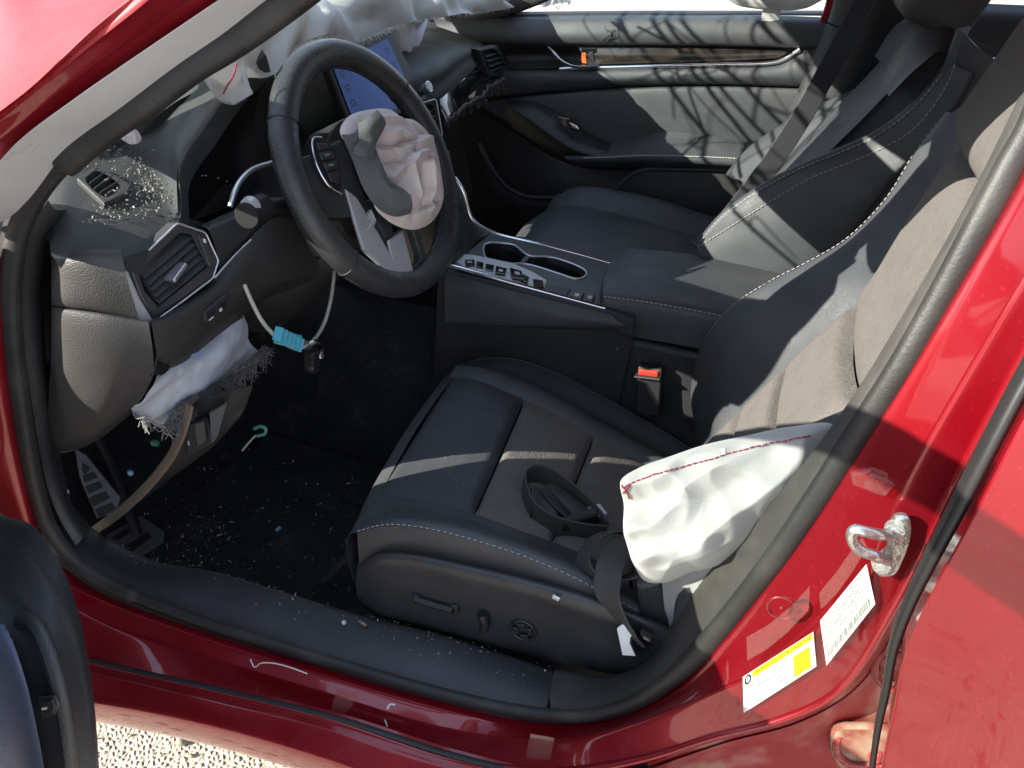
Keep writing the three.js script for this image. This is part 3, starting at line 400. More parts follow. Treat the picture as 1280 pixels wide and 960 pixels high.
// outboard vent
function ventSlats(p, quad, n, m, tilt) { // quad: top left, top right, bottom right, bottom left of the mouth; slats run from left to right
  const [a, b, c, d] = quad.map(V);
  for (let k = 0; k < n; k++) { const s = (k + .5) / n, l = a.clone().lerp(d, s), r = b.clone().lerp(c, s), u = r.clone().sub(l); add('slat', p, block(l.clone().lerp(r, .5), [u.length(), .0022, .016], { x: u.toArray(), y: tilt, r: .001, seg: 1 }), m); }
}
{
  const v = part('outboard_vent', car, 'large slatted air vent at the outboard end of the dashboard');
  const out = [[-.1483, .824, .6476], [-.1364, .8538, .5769], [-.1241, .8348, .5472], [-.1142, .7986, .5417], [-.1144, .7825, .5566], [-.1318, .7609, .6412], [-.1402, .7896, .6477]], mouth = [[-.1459, .819, .643], [-.1349, .8466, .5776], [-.1297, .8401, .5634], [-.1169, .7949, .5554], [-.1318, .7689, .6342], [-.14, .7936, .6433]];
  add('vent_frame', v, plate(out, .022, { bevel: .003, holes: [mouth], round: false, face: [1, .2, .2] }), M.plasticSmooth);
  add('vent_box', v, plate([[-.1891, .8038, .6194], [-.1745, .8411, .5317], [-.16, .8218, .4942], [-.1448, .7635, .4882], [-.1666, .729, .6008], [-.179, .7667, .6141]], .004, { bevel: .001, face: [1, .2, .2] }), M.black);
  ventSlats(v, [[-.1508, .813, .6349], [-.1385, .8398, .5648], [-.1238, .7905, .553], [-.1374, .7667, .6253]], 6, M.plasticSmooth, [.5, 1, .1]);
  add('vent_tab', v, block([-.1302, .8032, .598], [.030, .006, .014], { x: [-.1, .35, -.93], r: .002 }), M.satin);
  add('vent_wheel', v, plate([[-.1256, .8366, .5593], [-.1223, .8308, .5518], [-.1144, .801, .5485], [-.1144, .794, .5544], [-.1164, .7982, .5584]], .01, { bevel: .002, face: [1, .2, .2] }), M.plasticSmooth);
  add('wheel_mark', v, plate([[-.1217, .8311, .5554], [-.1206, .8295, .5528], [-.1197, .8249, .5534], [-.1208, .8266, .556]], .001, { bevel: 0, face: [1, .2, .2] }), M.threadWhite);
  add('chrome_edge', v, wire([[-.1426, .8351, .6206], [-.1357, .8542, .5778], [-.1234, .8353, .5481], [-.1139, .8002, .5433], [-.1136, .783, .5575], [-.1218, .7711, .5986], [-.1293, .7617, .6349]], .0013), M.satin);
  add('silver_wing', v, plate([[-.1524, .838, .655], [-.1493, .8359, .6448], [-.147, .8296, .6417], [-.1476, .8231, .6498], [-.1391, .7889, .6479], [-.1306, .7594, .6418], [-.1288, .7619, .6329], [-.1273, .7589, .63], [-.132, .7545, .6515], [-.1381, .7659, .6644], [-.1424, .7838, .665]], .014, { bevel: .003, face: [.8, .2, .6] }), M.silverPaint, 'silver wing of trim round the vent');
  add('chrome_line', v, tube([[-.103, .7893, .5676], [-.103, .8036, .5235], [-.103, .811, .4913]], .0014, 20), M.satin);
  const d = part('demister_vent', car, 'small demister vent in the top of the dashboard');
  add('grille_frame', d, plate([[-.28, .8792, .5678], [-.2897, .8816, .5267], [-.2571, .8746, .5278], [-.2333, .8695, .5336], [-.2238, .8674, .5516], [-.2209, .8665, .5932]], .012, { bevel: .002, face: [.3, 1, .3], smooth: false, holes: [[[-.274, .8785, .5646], [-.2817, .8803, .5357], [-.2566, .875, .5363], [-.2351, .8703, .5485], [-.2281, .8686, .5822]]] }), M.plastic);
  add('grille_box', d, plate([[-.2931, .8704, .5464], [-.3039, .8729, .5134], [-.2732, .8664, .5144], [-.2522, .8618, .5285], [-.2448, .86, .566]], .004, { bevel: .001, face: [.3, 1, .3] }), M.black);
  for (const [p, q] of [[[-.2747, .8746, .5611], [-.2857, .8771, .5296]], [[-.2621, .8719, .5679], [-.2735, .8745, .5306]], [[-.2511, .8695, .5729], [-.2633, .8724, .5307]], [[-.241, .8673, .5758], [-.249, .8693, .5357]]]) add('grille_bar', d, block(V(p).lerp(V(q), .5), [V(p).distanceTo(V(q)), .008, .0016], { x: V(q).sub(V(p)).toArray(), r: .0006, seg: 1 }), M.plastic);
}

// screen, middle vents, passenger's side of the dash
{
  const s = part('touch_screen', car, 'blue lit touch screen standing on the dashboard');
  const Q = [[-.2116, .9513, .1057], [-.2133, .9715, -.1], [-.1551, .8655, -.1021], [-.1587, .8535, .1224]];
  add('screen_case', s, plate([[-.2133, .954, .1099], [-.2143, .9748, -.1178], [-.1518, .8629, -.1443], [-.1563, .8485, .1272]], .016, { bevel: .003, face: [1, .3, .3] }), M.black);
  const face = canvasMat(512, 384, (g, w, h) => {
    const f = g.createLinearGradient(0, 0, w, 0); f.addColorStop(0, '#2d4a86'); f.addColorStop(.5, '#3c5c9c'); f.addColorStop(1, '#2c4a86'); g.fillStyle = f; g.fillRect(0, 0, w, h);
    g.fillStyle = '#33528f'; g.fillRect(0, 0, 92, h); g.fillRect(w - 92, 0, 92, h);
    g.strokeStyle = '#16264f'; g.fillStyle = '#16264f'; g.lineWidth = 7;
    for (const x of [46, w - 46]) for (let k = 0; k < 4; k++) { const y = 60 + 88 * k; g.strokeRect(x - 16, y - 11, 32, 20); g.fillRect(x - 20, y + 18, 40, 7); g.beginPath(); g.moveTo(x - 8, y - 16); g.lineTo(x, y - 24); g.lineTo(x + 8, y - 16); g.fill(); }
  }, { roughness: .4, specularIntensity: .5 });
  face.emissive = C(1, 1, 1); face.emissiveMap = face.map; face.emissiveIntensity = .05;
  const [a, b, c, d] = Q.map(V), ins = (u, w) => a.clone().lerp(b, u).lerp(d.clone().lerp(c, u), w).add(new THREE.Vector3(.0015, .0006, .0004));
  sticker([ins(.03, .04), ins(.97, .04), ins(.97, .95), ins(.03, .95)], face, 'screen_display', s, 'blue display with a column of small icons at each side');
  const lamp = new THREE.RectAreaLight(new THREE.Color(.35, .5, 1), .25, .15, .10); const mid = ins(.5, .5); lamp.position.copy(mid).add(new THREE.Vector3(.006, .003, .002)); lamp.lookAt(mid.clone().add(new THREE.Vector3(1, .55, .0))); s.add(lamp);
  for (const p of [[-.1599, .8809, -.1327], [-.1662, .8717, .1182]]) { const o = V(p), e = o.clone().add(new THREE.Vector3(.016, .008, .002)), k = add('knob', s, cyl(o, e, .0105, .0098), M.chrome); add('knob_rim', s, new THREE.TorusGeometry(.0092, .0012, 8, 28).applyQuaternion(new THREE.Quaternion().setFromUnitVectors(new THREE.Vector3(0, 0, 1), e.clone().sub(o).normalize())).translate(e.x, e.y, e.z), M.chrome); add('knob_face', s, cyl(e, e.clone().add(new THREE.Vector3(.0012, .0006, .0001)), .0082, .008), M.blackGloss); }

  const v = part('centre_vent', car, 'slatted middle air vent right of the steering wheel');
  add('vent_frame', v, plate([[-.1533, .8602, -.078], [-.1342, .866, -.1411], [-.1207, .8035, -.141], [-.1364, .8027, -.092], [-.1477, .8279, -.0738]], .02, { bevel: .003, holes: [[[-.1487, .8547, -.0887], [-.1359, .8589, -.1309], [-.1254, .812, -.1323], [-.1368, .8106, -.096]]], face: [1, .2, .3] }), M.plasticSmooth);
  add('vent_box', v, plate([[-.1732, .8515, -.1102], [-.1511, .8592, -.1837], [-.135, .7885, -.1867], [-.1545, .7867, -.125]], .004, { bevel: .001, face: [1, .2, .3] }), M.black);
  ventSlats(v, [[-.1527, .8517, -.094], [-.1387, .8567, -.1409], [-.1288, .8099, -.1402], [-.141, .8087, -.1017]], 5, M.plasticSmooth, [.5, 1, .1]);
  add('chrome_edge', v, wire([[-.1506, .8641, -.0823], [-.133, .8666, -.1384], [-.1189, .8039, -.1404], [-.121, .784, -.1205]], .0015), M.satin);
  const pv = part('passenger_vent', car, 'slatted air vent at the passenger end of the dashboard');
  add('vent_frame', pv, plate([[-.17, .9114, -.444], [-.17, .9053, -.5656], [-.17, .8455, -.6617], [-.17, .8343, -.6126], [-.17, .8428, -.5195]], .02, { bevel: .003, holes: [[[-.17, .9035, -.4693], [-.17, .8997, -.5561], [-.17, .8514, -.6316], [-.17, .8519, -.5282]]], face: [1, .1, .2] }), M.plasticSmooth);
  add('vent_box', pv, plate([[-.2, .8995, -.5131], [-.2, .8942, -.661], [-.2, .8226, -.7708], [-.2, .8238, -.608]], .004, { bevel: .001, face: [1, .1, .2] }), M.black);
  ventSlats(pv, [[-.178, .8982, -.491], [-.178, .896, -.5786], [-.178, .8472, -.655], [-.178, .8495, -.55]], 4, M.plasticSmooth, [.5, 1, .1]);

  const pd = part('passenger_fascia', car, 'passenger side of the dashboard torn open along its lower edge');
  add('trim_strip', pd, loft([[[-.1562, .8417, -.13], [-.1379, .8581, -.15], [-.1595, .8647, -.32], [-.1849, .8592, -.5], [-.1915, .854, -.58]], [[-.1484, .8257, -.128], [-.1302, .8479, -.148], [-.151, .852, -.318], [-.1759, .8504, -.498], [-.1822, .8449, -.578]], [[-.1389, .8, -.13], [-.1189, .8287, -.15], [-.1422, .8371, -.32], [-.1679, .834, -.5], [-.1702, .8338, -.58]]], { nu: 40, nv: 6 }), M.blackGloss);
  const tear = []; for (let i = 0; i <= 26; i++) { const a = V([-.1188, .8257, -.15]).lerp(V([-.1584, .8353, -.58]), i / 26); tear.push(a.add(new THREE.Vector3(.002 + .006 * (rnd() - .3), .012 * (rnd() - .6), 0))); }
  add('torn_edge', pd, sweep(tear, [[-.006, -.002], [.004, -.003], [.005, .002], [-.005, .003]], [0, 1, 0], { n: 110 }), M.plastic, 'jagged torn edge of the fascia');
  for (let i = 0; i < 9; i++) { const a = V([-.1232, .8183, -.2]).lerp(V([-.1389, .8286, -.56]), i / 8); add('broken_tab', pd, block(a.add(new THREE.Vector3(-.01, -.012 * rnd(), 0)), [.006, .014 + .012 * rnd(), .012], { x: [1, .2 * rnd(), .3 * (rnd() - .5)], y: [.3 * (rnd() - .5), 1, .4 * (rnd() - .5)], r: .0015, seg: 1 }), M.plastic); }
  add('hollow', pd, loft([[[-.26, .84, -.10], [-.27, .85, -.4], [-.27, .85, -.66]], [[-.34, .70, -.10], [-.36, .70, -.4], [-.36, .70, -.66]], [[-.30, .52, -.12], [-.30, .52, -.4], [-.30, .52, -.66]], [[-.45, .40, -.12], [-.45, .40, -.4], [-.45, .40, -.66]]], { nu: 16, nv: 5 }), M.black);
  // wires of the torn dash
  add('loose_wires', pd, mergeGeometries([tube([[-.15, .8381, -.1941], [-.15, .7937, -.2251], [-.15, .7533, -.2285], [-.15, .7334, -.2097]], .0016), tube([[-.15, .7777, -.2264], [-.15, .7607, -.1958], [-.15, .7241, -.2145], [-.15, .6686, -.2354]], .0018), tube([[-.14, .7316, -.1909], [-.14, .6969, -.2181], [-.14, .6683, -.2122]], .0022)]), M.black);
  const cp = part('centre_controls', car, 'climate control keys below the middle vent');
  add('key_panel', cp, plate([[-.07, .8141, .001], [-.07, .7977, -.0642], [-.07, .7711, -.078], [-.07, .7291, -.0668], [-.07, .734, -.0222], [-.07, .7675, .0048]], .02, { bevel: .003, face: [1, .2, .2] }), M.plasticSmooth);
  for (const [a, b] of [[190, 202], [204, 216], [218, 228]]) { const q = (u, w) => V([-.064, .8048, -.0313]).lerp(V([-.064, .7459, -.0364]), (w - 190) / 40).add(new THREE.Vector3(0, 0, u)); add('climate_key', cp, block(q(0, (a + b) / 2), [.008, .012, .011], { r: .002 }), M.satin); }
}
// main front wall under the dash, behind the column
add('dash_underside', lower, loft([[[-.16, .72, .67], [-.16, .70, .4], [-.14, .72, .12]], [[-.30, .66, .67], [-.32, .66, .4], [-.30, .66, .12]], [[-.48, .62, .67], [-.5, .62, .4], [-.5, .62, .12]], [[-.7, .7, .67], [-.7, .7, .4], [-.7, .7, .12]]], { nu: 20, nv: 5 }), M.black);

// ---------------------------------------------------------------- steering column and wheel
const WC = new THREE.Vector3(-.039, .856, .284), WN = new THREE.Vector3(.868, .487, .0956).normalize(), WU = new THREE.Vector3(0, 1, 0).addScaledVector(WN, -WN.y).normalize(), WL = WN.clone().cross(WU);
const WK = 1.067, W = (a, b, c = 0) => WC.clone().addScaledVector(WL, a * WK).addScaledVector(WU, b * WK).addScaledVector(WN, c * WK);   // a to the driver's left, b up the wheel, c towards the driver
{
  const col = part('steering_column', car, 'grey brown shroud of the steering column');
  const ring = (c, ra, rb, b0) => Array.from({ length: 21 }, (_, i) => { const t = i / 20 * 2 * Math.PI; return W(ra * Math.cos(t), b0 + rb * Math.sin(t), c); });
  add('shroud', col, sheet([ring(-.035, .02, .02, -.01), ring(-.036, .05, .05, -.01), ring(-.05, .058, .06, -.015), ring(-.12, .078, .075, -.03), ring(-.20, .095, .09, -.045), ring(-.30, .10, .10, -.06)]), M.dashWarm);
  add('adjuster_slot', col, block(W(.055, -.075, -.13), [.05, .006, .012], { x: WN.toArray(), r: .003 }), M.black);
  const st = part('turn_stalk', car, 'turn signal stalk with a pale end cap');
  const k0 = V([-.085, .8554, .4977]), dir = new THREE.Vector3(.12, .05, 1).normalize();
  add('stalk_arm', st, cyl(W(.05, .0, -.09), k0, .008, .011), M.black);
  add('stalk_knob', st, cyl(k0.clone().addScaledVector(dir, -.012), k0.clone().addScaledVector(dir, .028), .0165, .015), M.black);
  const cap = V([-.082, .8646, .5168]); add('stalk_cap', st, cyl(cap.clone().addScaledVector(dir, -.004), cap.clone().addScaledVector(dir, .005), .0125, .0105), M.silverPaint, 'pale round end of the stalk');
  const wheel = part('steering_wheel', car, 'black leather steering wheel with its airbag burst out');
  const circ = Array.from({ length: 48 }, (_, i) => W(.1525 * Math.cos(i / 48 * 2 * Math.PI), .1525 * Math.sin(i / 48 * 2 * Math.PI)));
  M.rimLeather = phys({ map: dustTone(.19, .195, .20, .14, 83), roughnessMap: wearRough(.18, .46, 9, 37, 6), roughness: 1, bumpMap: leatherBump, bumpScale: .0003 });
  add('rim', wheel, sweep(circ, oval(.0195, .0175, 16), (t, p) => p.clone().sub(WC), { n: 160, closed: true }), M.rimLeather);
  for (const a of [35, 145, 215, 325]) { const t = a * Math.PI / 180, c = W(.1525 * Math.cos(t), .1525 * Math.sin(t)), r = c.clone().sub(WC).normalize(); add('rim_seam', wheel, tube(Array.from({ length: 17 }, (_, i) => c.clone().addScaledVector(r, .0198 * Math.cos(i / 16 * 2 * Math.PI)).addScaledVector(WN, .0178 * Math.sin(i / 16 * 2 * Math.PI))), .0009, 24), M.rubberDark); }
  stuff(add('rim_stitching', wheel, stitches([...circ, circ[0]].map((p) => p.clone().sub(WC).multiplyScalar((.1525 - .0175) / .1525).add(WC).addScaledVector(WN, .0055)), { step: .006, len: .004, r: .0007 }), M.rubberDark));
  add('hub', wheel, plate([W(-.06, .045), W(-.03, .07), W(.03, .07), W(.06, .045), W(.055, -.03), W(.03, -.07), W(-.03, -.07), W(-.055, -.03)], .06, { bevel: .006, smooth: true, face: WN }).translate(WN.x * -.005, WN.y * -.005, WN.z * -.005), M.black);
  add('spoke', wheel, plate([W(.05, .05, .008), W(.10, .045, .010), W(.148, .045, .004), W(.150, .0, .004), W(.13, -.03, .006), W(.05, -.05, .008)], .02, { bevel: .004, face: WN }), M.plasticSmooth);
  add('spoke', wheel, plate([W(-.05, .05, .008), W(-.10, .045, .010), W(-.148, .045, .004), W(-.150, .0, .004), W(-.13, -.03, .006), W(-.05, -.05, .008)], .02, { bevel: .004, face: WN }), M.plasticSmooth);
  add('lower_spoke', wheel, plate([W(.052, -.03, .004), W(.035, -.10, .002), W(.026, -.150, 0), W(-.026, -.150, 0), W(-.035, -.10, .002), W(-.052, -.03, .004)], .014, { bevel: .003, face: WN, holes: [[W(.016, -.07, .003), W(.013, -.128, .001), W(-.013, -.128, .001), W(-.016, -.07, .003)]] }), M.plastic);
  add('spoke_trim', wheel, plate([[-.0366, .8548, .3724], [-.0278, .8418, .3589], [.0006, .7929, .3506], [.0334, .7354, .3458], [.0254, .7455, .3669], [.0003, .7849, .3938]], .006, { bevel: .002, face: WN }), M.silverPaint, 'brushed silver trim on the lower spoke');
  add('spoke_trim', wheel, plate([[.0087, .781, .338], [.0119, .7829, .2993], [.0373, .734, .3176], [.038, .7299, .3321], [.0281, .7425, .3576]], .006, { bevel: .002, face: WN }), M.silverPaint);
  const keys = part('control_keys', car, 'silver edged cluster of control keys on the left spoke');
  add('key_bezel', keys, plate([[-.0711, .9205, .3934], [-.0676, .918, .3745], [-.0591, .9053, .3621], [-.0472, .8837, .364], [-.0353, .8585, .3847], [-.0429, .868, .4052], [-.0579, .894, .4085]], .008, { bevel: .002, face: WN }), M.black);
  add('chrome_edge', keys, tube([[-.0657, .918, .3778], [-.0682, .9192, .3946], [-.0564, .8953, .409], [-.0414, .8689, .4077], [-.0313, .8539, .3922]], .0016, 30), M.chrome);
  for (const q of [[[-.0645, .9152, .3917], [-.0608, .912, .3747], [-.0563, .9047, .3711], [-.0599, .907, .3923]], [[-.0588, .9046, .3944], [-.0549, .902, .3718], [-.0499, .8933, .3709], [-.0539, .8956, .3958]], [[-.0525, .8929, .3965], [-.0485, .8906, .3716], [-.0441, .882, .3758], [-.0473, .8835, .3964]], [[-.0458, .8809, .3971], [-.0427, .8793, .3765], [-.0364, .8661, .3865], [-.0405, .8709, .3992]]]) add('control_key', keys, plate(q, .006, { bevel: .0018, face: WN }), M.plasticSmooth);
  for (const q of [[[-.0556, .9017, .3884], [-.0541, .9008, .3792], [-.0527, .8981, .3799], [-.0542, .899, .3891]], [[-.0493, .8899, .3905], [-.0477, .889, .3813], [-.0463, .8863, .3819], [-.0478, .8873, .3912]]]) add('key_symbol', keys, plate(q, .0012, { bevel: 0, face: WN }), M.satin);
  // burst airbag
  const ab = part('driver_airbag', car, 'deflated pinkish white airbag hanging from the steering wheel');
  const O = [[-.0546, .92, .3506], [-.059, .9333, .323], [-.0555, .9352, .2809], [-.0453, .9278, .2267], [-.0361, .9148, .2096], [-.0288, .9071, .1819], [-.0172, .8901, .164], [-.0011, .862, .1604], [.0134, .8335, .1735], [.029, .801, .1979], [.0334, .784, .2449], [.0275, .785, .2929], [.018, .7962, .3222], [.0059, .8135, .3441], [-.0049, .831, .353], [-.0144, .8506, .3389], [-.0305, .8793, .339], [-.0443, .9022, .3472]];
  const flat2 = (p) => { const q = V(p).sub(WC); return [q.dot(WL), q.dot(WU)]; };
  const creases = [[.008, .007, [[-.0343, .9071, .2946], [-.0234, .8989, .2381], [.0002, .8719, .161]]], [.007, .006, [[-.0232, .8857, .3025], [-.0177, .8823, .27], [-.0151, .8837, .2397], [-.007, .8799, .186]]], [.010, .008, [[-.0074, .8562, .3102], [-.0059, .8595, .2789], [-.0058, .8666, .2429], [-.0008, .8652, .2046], [.0063, .8539, .1971], [.004, .8524, .2258]]], [.007, .006, [[-.0031, .8565, .2694], [.0069, .8386, .2692], [.0174, .8198, .2699]]], [.006, .006, [[-.0406, .9218, .2772], [-.0337, .9172, .2376], [-.0238, .9057, .2061]]], [.008, .006, [[.0069, .8471, .2263], [.0185, .826, .2284], [.0284, .8031, .2549]]],
    [-.010, .006, [[-.0315, .9001, .3048], [-.0215, .8888, .272], [-.0187, .89, .2401], [-.0108, .887, .1838]]], [-.009, .007, [[-.0193, .8773, .3102], [-.0114, .8701, .2752], [-.0087, .8738, .2318]]], [-.010, .006, [[.0084, .8504, .1958], [.0198, .8293, .1998], [.0287, .8086, .2244]]], [-.009, .006, [[.0218, .8061, .2998], [.0246, .8093, .2579], [.0302, .8081, .2132]]], [-.009, .006, [[-.009, .8567, .3214], [-.0001, .843, .3104], [.011, .8252, .3006]]], [-.008, .006, [[.0023, .852, .2437], [.0136, .8302, .2512], [.0216, .8128, .2677]]],
    [.016, .030, [[-.0058, .8645, .2534], [-.0002, .8563, .244]]], [.010, .024, [[.0159, .813, .3182], [.0266, .8049, .262]]]].map(([h, w, l]) => [h, w, l.map(flat2)]);
  const seg = (x, y, [x0, y0], [x1, y1]) => { const dx = x1 - x0, dy = y1 - y0, t = clamp(((x - x0) * dx + (y - y0) * dy) / (dx * dx + dy * dy)); return Math.hypot(x - x0 - t * dx, y - y0 - t * dy); };
  const bagFold = (a, s, p) => { let [x, y] = flat2(p); x += .004 * N(p.x * 40, p.y * 40, 2); y += .004 * N(p.y * 40, p.z * 40, 5); let h = 0; for (const [k, w, l] of creases) { let d = 9; for (let i = 1; i < l.length; i++) d = Math.min(d, seg(x, y, l[i - 1], l[i])); h += 1.5 * k * Math.exp(-d / w); } return h + .003 * N(p.x * 34, p.y * 30, p.z * 30); };
  add('bag', ab, puff(O, .016, [.75, .5, .42], bagFold, { na: 200, nr: 56 }), M.airbagPink);
  M.flap = phys({ map: dustTone(.30, .31, .315, .05, 87), roughness: .62, bumpMap: grainBump, bumpScale: .0003 });
  add('cover_flap', ab, loft([[[-.0564, .9143, .354], [-.0409, .8825, .3544], [-.0227, .8493, .3591], [-.0062, .8256, .3507], [.0125, .8148, .3406], [.0284, .8179, .3265]], [[-.0486, .914, .3471], [-.0308, .8823, .3471], [-.0127, .8575, .351], [.0051, .8384, .3494], [.0194, .8272, .3401], [.031, .8254, .3272]], [[-.0429, .9176, .3403], [-.0261, .8914, .3422], [-.0088, .8721, .3467], [.0093, .8528, .3434], [.0213, .8414, .3343], [.0319, .8322, .3267]], [[-.04, .9255, .3366], [-.0208, .9004, .3319], [-.0035, .8833, .3455], [.012, .8633, .3487], [.0232, .8503, .3336], [.0312, .8413, .3279]]], { nu: 40, nv: 6, t: .003 }).translate(.008, .006, .004), M.flap, 'torn dark grey flap of the airbag cover');
  add('cover_flap', ab, loft([[[-.0411, .9274, .3367], [-.0341, .934, .3233], [-.029, .9406, .306]], [[-.0358, .92, .3468], [-.0258, .9252, .3348], [-.0202, .9329, .3073]], [[-.0309, .91, .354], [-.0196, .9135, .3382], [-.0154, .9238, .3101]], [[-.0337, .9052, .3619], [-.0198, .903, .3514], [-.0153, .9063, .3355]], [[-.0352, .8951, .3639], [-.0215, .8921, .3594], [-.0137, .8927, .348]]], { nu: 16, nv: 5, t: .003 }).translate(.008, .006, .004), M.flap, 'torn dark grey flap of the airbag cover');
  const fr = []; for (let i = 0; i < 26; i++) { const a = V([-.0078, .8272, .3568]).lerp(V([-.0006, .8142, .3573]), rnd()); fr.push(tube([a, a.clone().add(new THREE.Vector3(.004 * (rnd() - .5), -.008 * rnd(), .012 * rnd())), a.clone().add(new THREE.Vector3(.01 * (rnd() - .5), -.012 * rnd(), .03 * rnd()))], .0004, 5, false, 4)); }
  stuff(add('frayed_threads', ab, mergeGeometries(fr), M.threadWhite));
}

// ---------------------------------------------------------------- centre console
const cons = part('centre_console', car, 'long dark centre console between the seats');
{
  const L = [...[[-.0042, .8104, .125], [.0018, .7589, .125]], ...[[.0081, .7013, .125], [.0153, .663, .125], [.1532, .6541, .125], [.285, .6469, .125], [.3322, .6381, .125]]], R = [[-.0864, .7305, -.125], [-.0672, .7089, -.125], [-.0444, .6538, -.125], [-.0032, .6356, -.125], [.1217, .6294, -.125], [.2458, .6209, -.125], [.2959, .6154, -.125]];
  const rim = [[.0271, .648, -.0002], [.0177, .644, -.0505], [.057, .6404, -.0747], [.1045, .6418, -.0356], [.1412, .6385, -.057], [.2012, .6378, -.0383], [.2174, .6391, -.0157], [.2116, .6427, .0242], [.1696, .644, .0199], [.1352, .6448, .0134], [.11, .6459, .0142], [.0812, .6492, .0394], [.0522, .6503, .0382]];
  add('ramp_panel', cons, loft([L.slice(0, 4), [[-.0316, .7886, .06], [-.0171, .7526, .06], [.0043, .6999, .06], [.0139, .6548, .06]], [[-.0711, .7503, -.06], [-.0509, .7223, -.06], [-.0229, .6737, -.06], [-.0066, .6406, -.06]], R.slice(0, 4)], { nu: 24, nv: 5 }), M.plasticSmooth);
  add('top_panel', cons, plate([[.0109, .6579, .1141], [.1526, .6531, .1229], [.2855, .6482, .1278], [.3349, .6477, .1451], [.3002, .6286, -.0929], [.2495, .6297, -.1035], [.1245, .6338, -.1142], [-.0007, .6384, -.1179]], .012, { bevel: .001, holes: [rim], face: [0, 1, 0] }), M.plasticSmooth);
  add('side_panel', cons, loft([L, off(L, 0, -.004, .004), off(L, .004, -.03, .006), off(L, .004, -.035, .002), off(L, 0, -.14, .004), off(L, 0, -.42, .01)], { nu: 60, nv: 4 }), M.plasticDark);
  add('knee_pad', cons, loft([[[.0077, .6531, .13], [.1003, .6481, .132], [.2111, .6443, .132], [.2912, .6429, .132], [.3234, .6402, .128]], [[.0128, .629, .14], [.1055, .6273, .142], [.2159, .6268, .142], [.3076, .6333, .14], [.3314, .6307, .128]], [[.0141, .5683, .138], [.1076, .5854, .14], [.2177, .6059, .14], [.3082, .623, .136], [.3321, .6265, .128]], [[.0103, .5566, .128], [.1041, .573, .128], [.2154, .5954, .128], [.3073, .6162, .128], [.3322, .6227, .126]]], { nu: 40, nv: 5 }), M.leather);
  add('far_side', cons, loft([R, off(R, 0, -.4, -.01)], { nu: 30, nv: 2 }), M.plastic);
  add('chrome_strip', cons, sweep(L.slice(3, 6).map((p) => V(p).add(new THREE.Vector3(0, .002, .002))), oval(.0035, .0045, 10), [0, 1, 0], { n: 40 }), M.chrome, 'bright strip along the driver side of the console');
  add('chrome_strip', cons, sweep(R.slice(0, 6).map((p) => V(p).add(new THREE.Vector3(0, .002, 0))), oval(.0035, .0045, 10), [0, 1, .3], { n: 60 }), M.chrome, 'bright strip along the passenger side of the console');
  add('body_box', cons, block([.46, .42, 0], [.36, .36, .24], { r: .01 }), M.plasticDark);
  const cup = part('cup_holder', car, 'chrome rimmed double cup holder');
  add('cup_rim', cup, tube(rim, .0022, 110, true), M.satin);
  add('cup_well', cup, loft([[...rim, rim[0]], off([...rim, rim[0]], .004, -.04, 0), off([...rim, rim[0]], .004, -.075, 0)], { nu: 90, nv: 3 }), M.black);
  add('cup_floor', cup, plate(off(rim, 0, -.07, 0), .003, { bevel: 0, smooth: true, face: [0, 1, 0] }), M.black);
  add('cup_divider', cup, block([.1013, .6361, -.0282], [.012, .012, .05], { r: .004 }), M.plasticSmooth);
  const sh = part('gear_panel', car, 'push button gear selector in a silver surround');
  add('gear_surround', sh, plate([[.0127, .6608, .1011], [.0066, .6569, .0536], [.025, .6553, .0426], [.0943, .6518, .035], [.142, .6517, .0551], [.172, .6525, .0782], [.1775, .655, .1106], [.1543, .6568, .1206], [.0922, .6585, .1119], [.0301, .661, .1113]], .0045, { bevel: .003, smooth: false, face: [0, 1, .2] }), M.silverPaint);
  add('key_bed', sh, plate([[.0213, .6611, .0971], [.0174, .6588, .0692], [.0322, .6576, .0614], [.0983, .6545, .0557], [.1396, .6545, .0752], [.1603, .6555, .0959], [.1482, .6572, .1106], [.0869, .6592, .1053], [.0313, .6613, .1037]], .002, { bevel: .001, face: [0, 1, .2] }), M.black);
  for (const q of [[[.0257, .664, .0867], [.0389, .6625, .0751], [.0504, .6643, .101], [.0375, .6658, .1123]], [[.0442, .6615, .0773], [.0571, .6609, .0764], [.0661, .6629, .104], [.0534, .6635, .1049]], [[.0617, .6621, .081], [.0767, .6613, .0781], [.0853, .6633, .1056], [.0706, .6641, .1085]], [[.0812, .6625, .0828], [.1008, .6616, .0809], [.1078, .6637, .1092], [.0911, .6648, .1138]], [[.1045, .6633, .0796], [.1264, .6625, .0806], [.1421, .6649, .1153], [.1233, .6662, .1217]], [[.1313, .6598, .0859], [.1451, .6599, .0934], [.1512, .662, .121], [.1389, .6622, .1174]], [[.1519, .6599, .0972], [.1687, .6589, .0925], [.1776, .6606, .1173], [.1634, .6622, .129]]]) add('gear_key', sh, plate(q, .005, { bevel: .0015, face: [0, 1, .2] }), M.blackGloss);
  for (const q of [[[.0327, .6649, .0931], [.0392, .6642, .0874], [.0422, .6647, .095], [.0357, .6655, .1007]], [[.0917, .6638, .0958], [.0985, .6635, .0949], [.1001, .6641, .1033], [.0933, .6645, .1043]], [[.1182, .6647, .0946], [.1261, .6642, .0927], [.131, .6649, .103], [.1231, .6654, .1049]]]) add('key_symbol', sh, plate(q, .0012, { bevel: 0, face: [0, 1, .2] }), M.threadWhite);
  add('key_tray', cons, plate([[.1796, .6507, .0842], [.2155, .6491, .0823], [.2175, .6527, .1248], [.1837, .6541, .1259]], .006, { bevel: .001, face: [0, 1, .2] }), M.black);
  const br = part('brake_keys', car, 'two parking brake keys behind the gear selector');
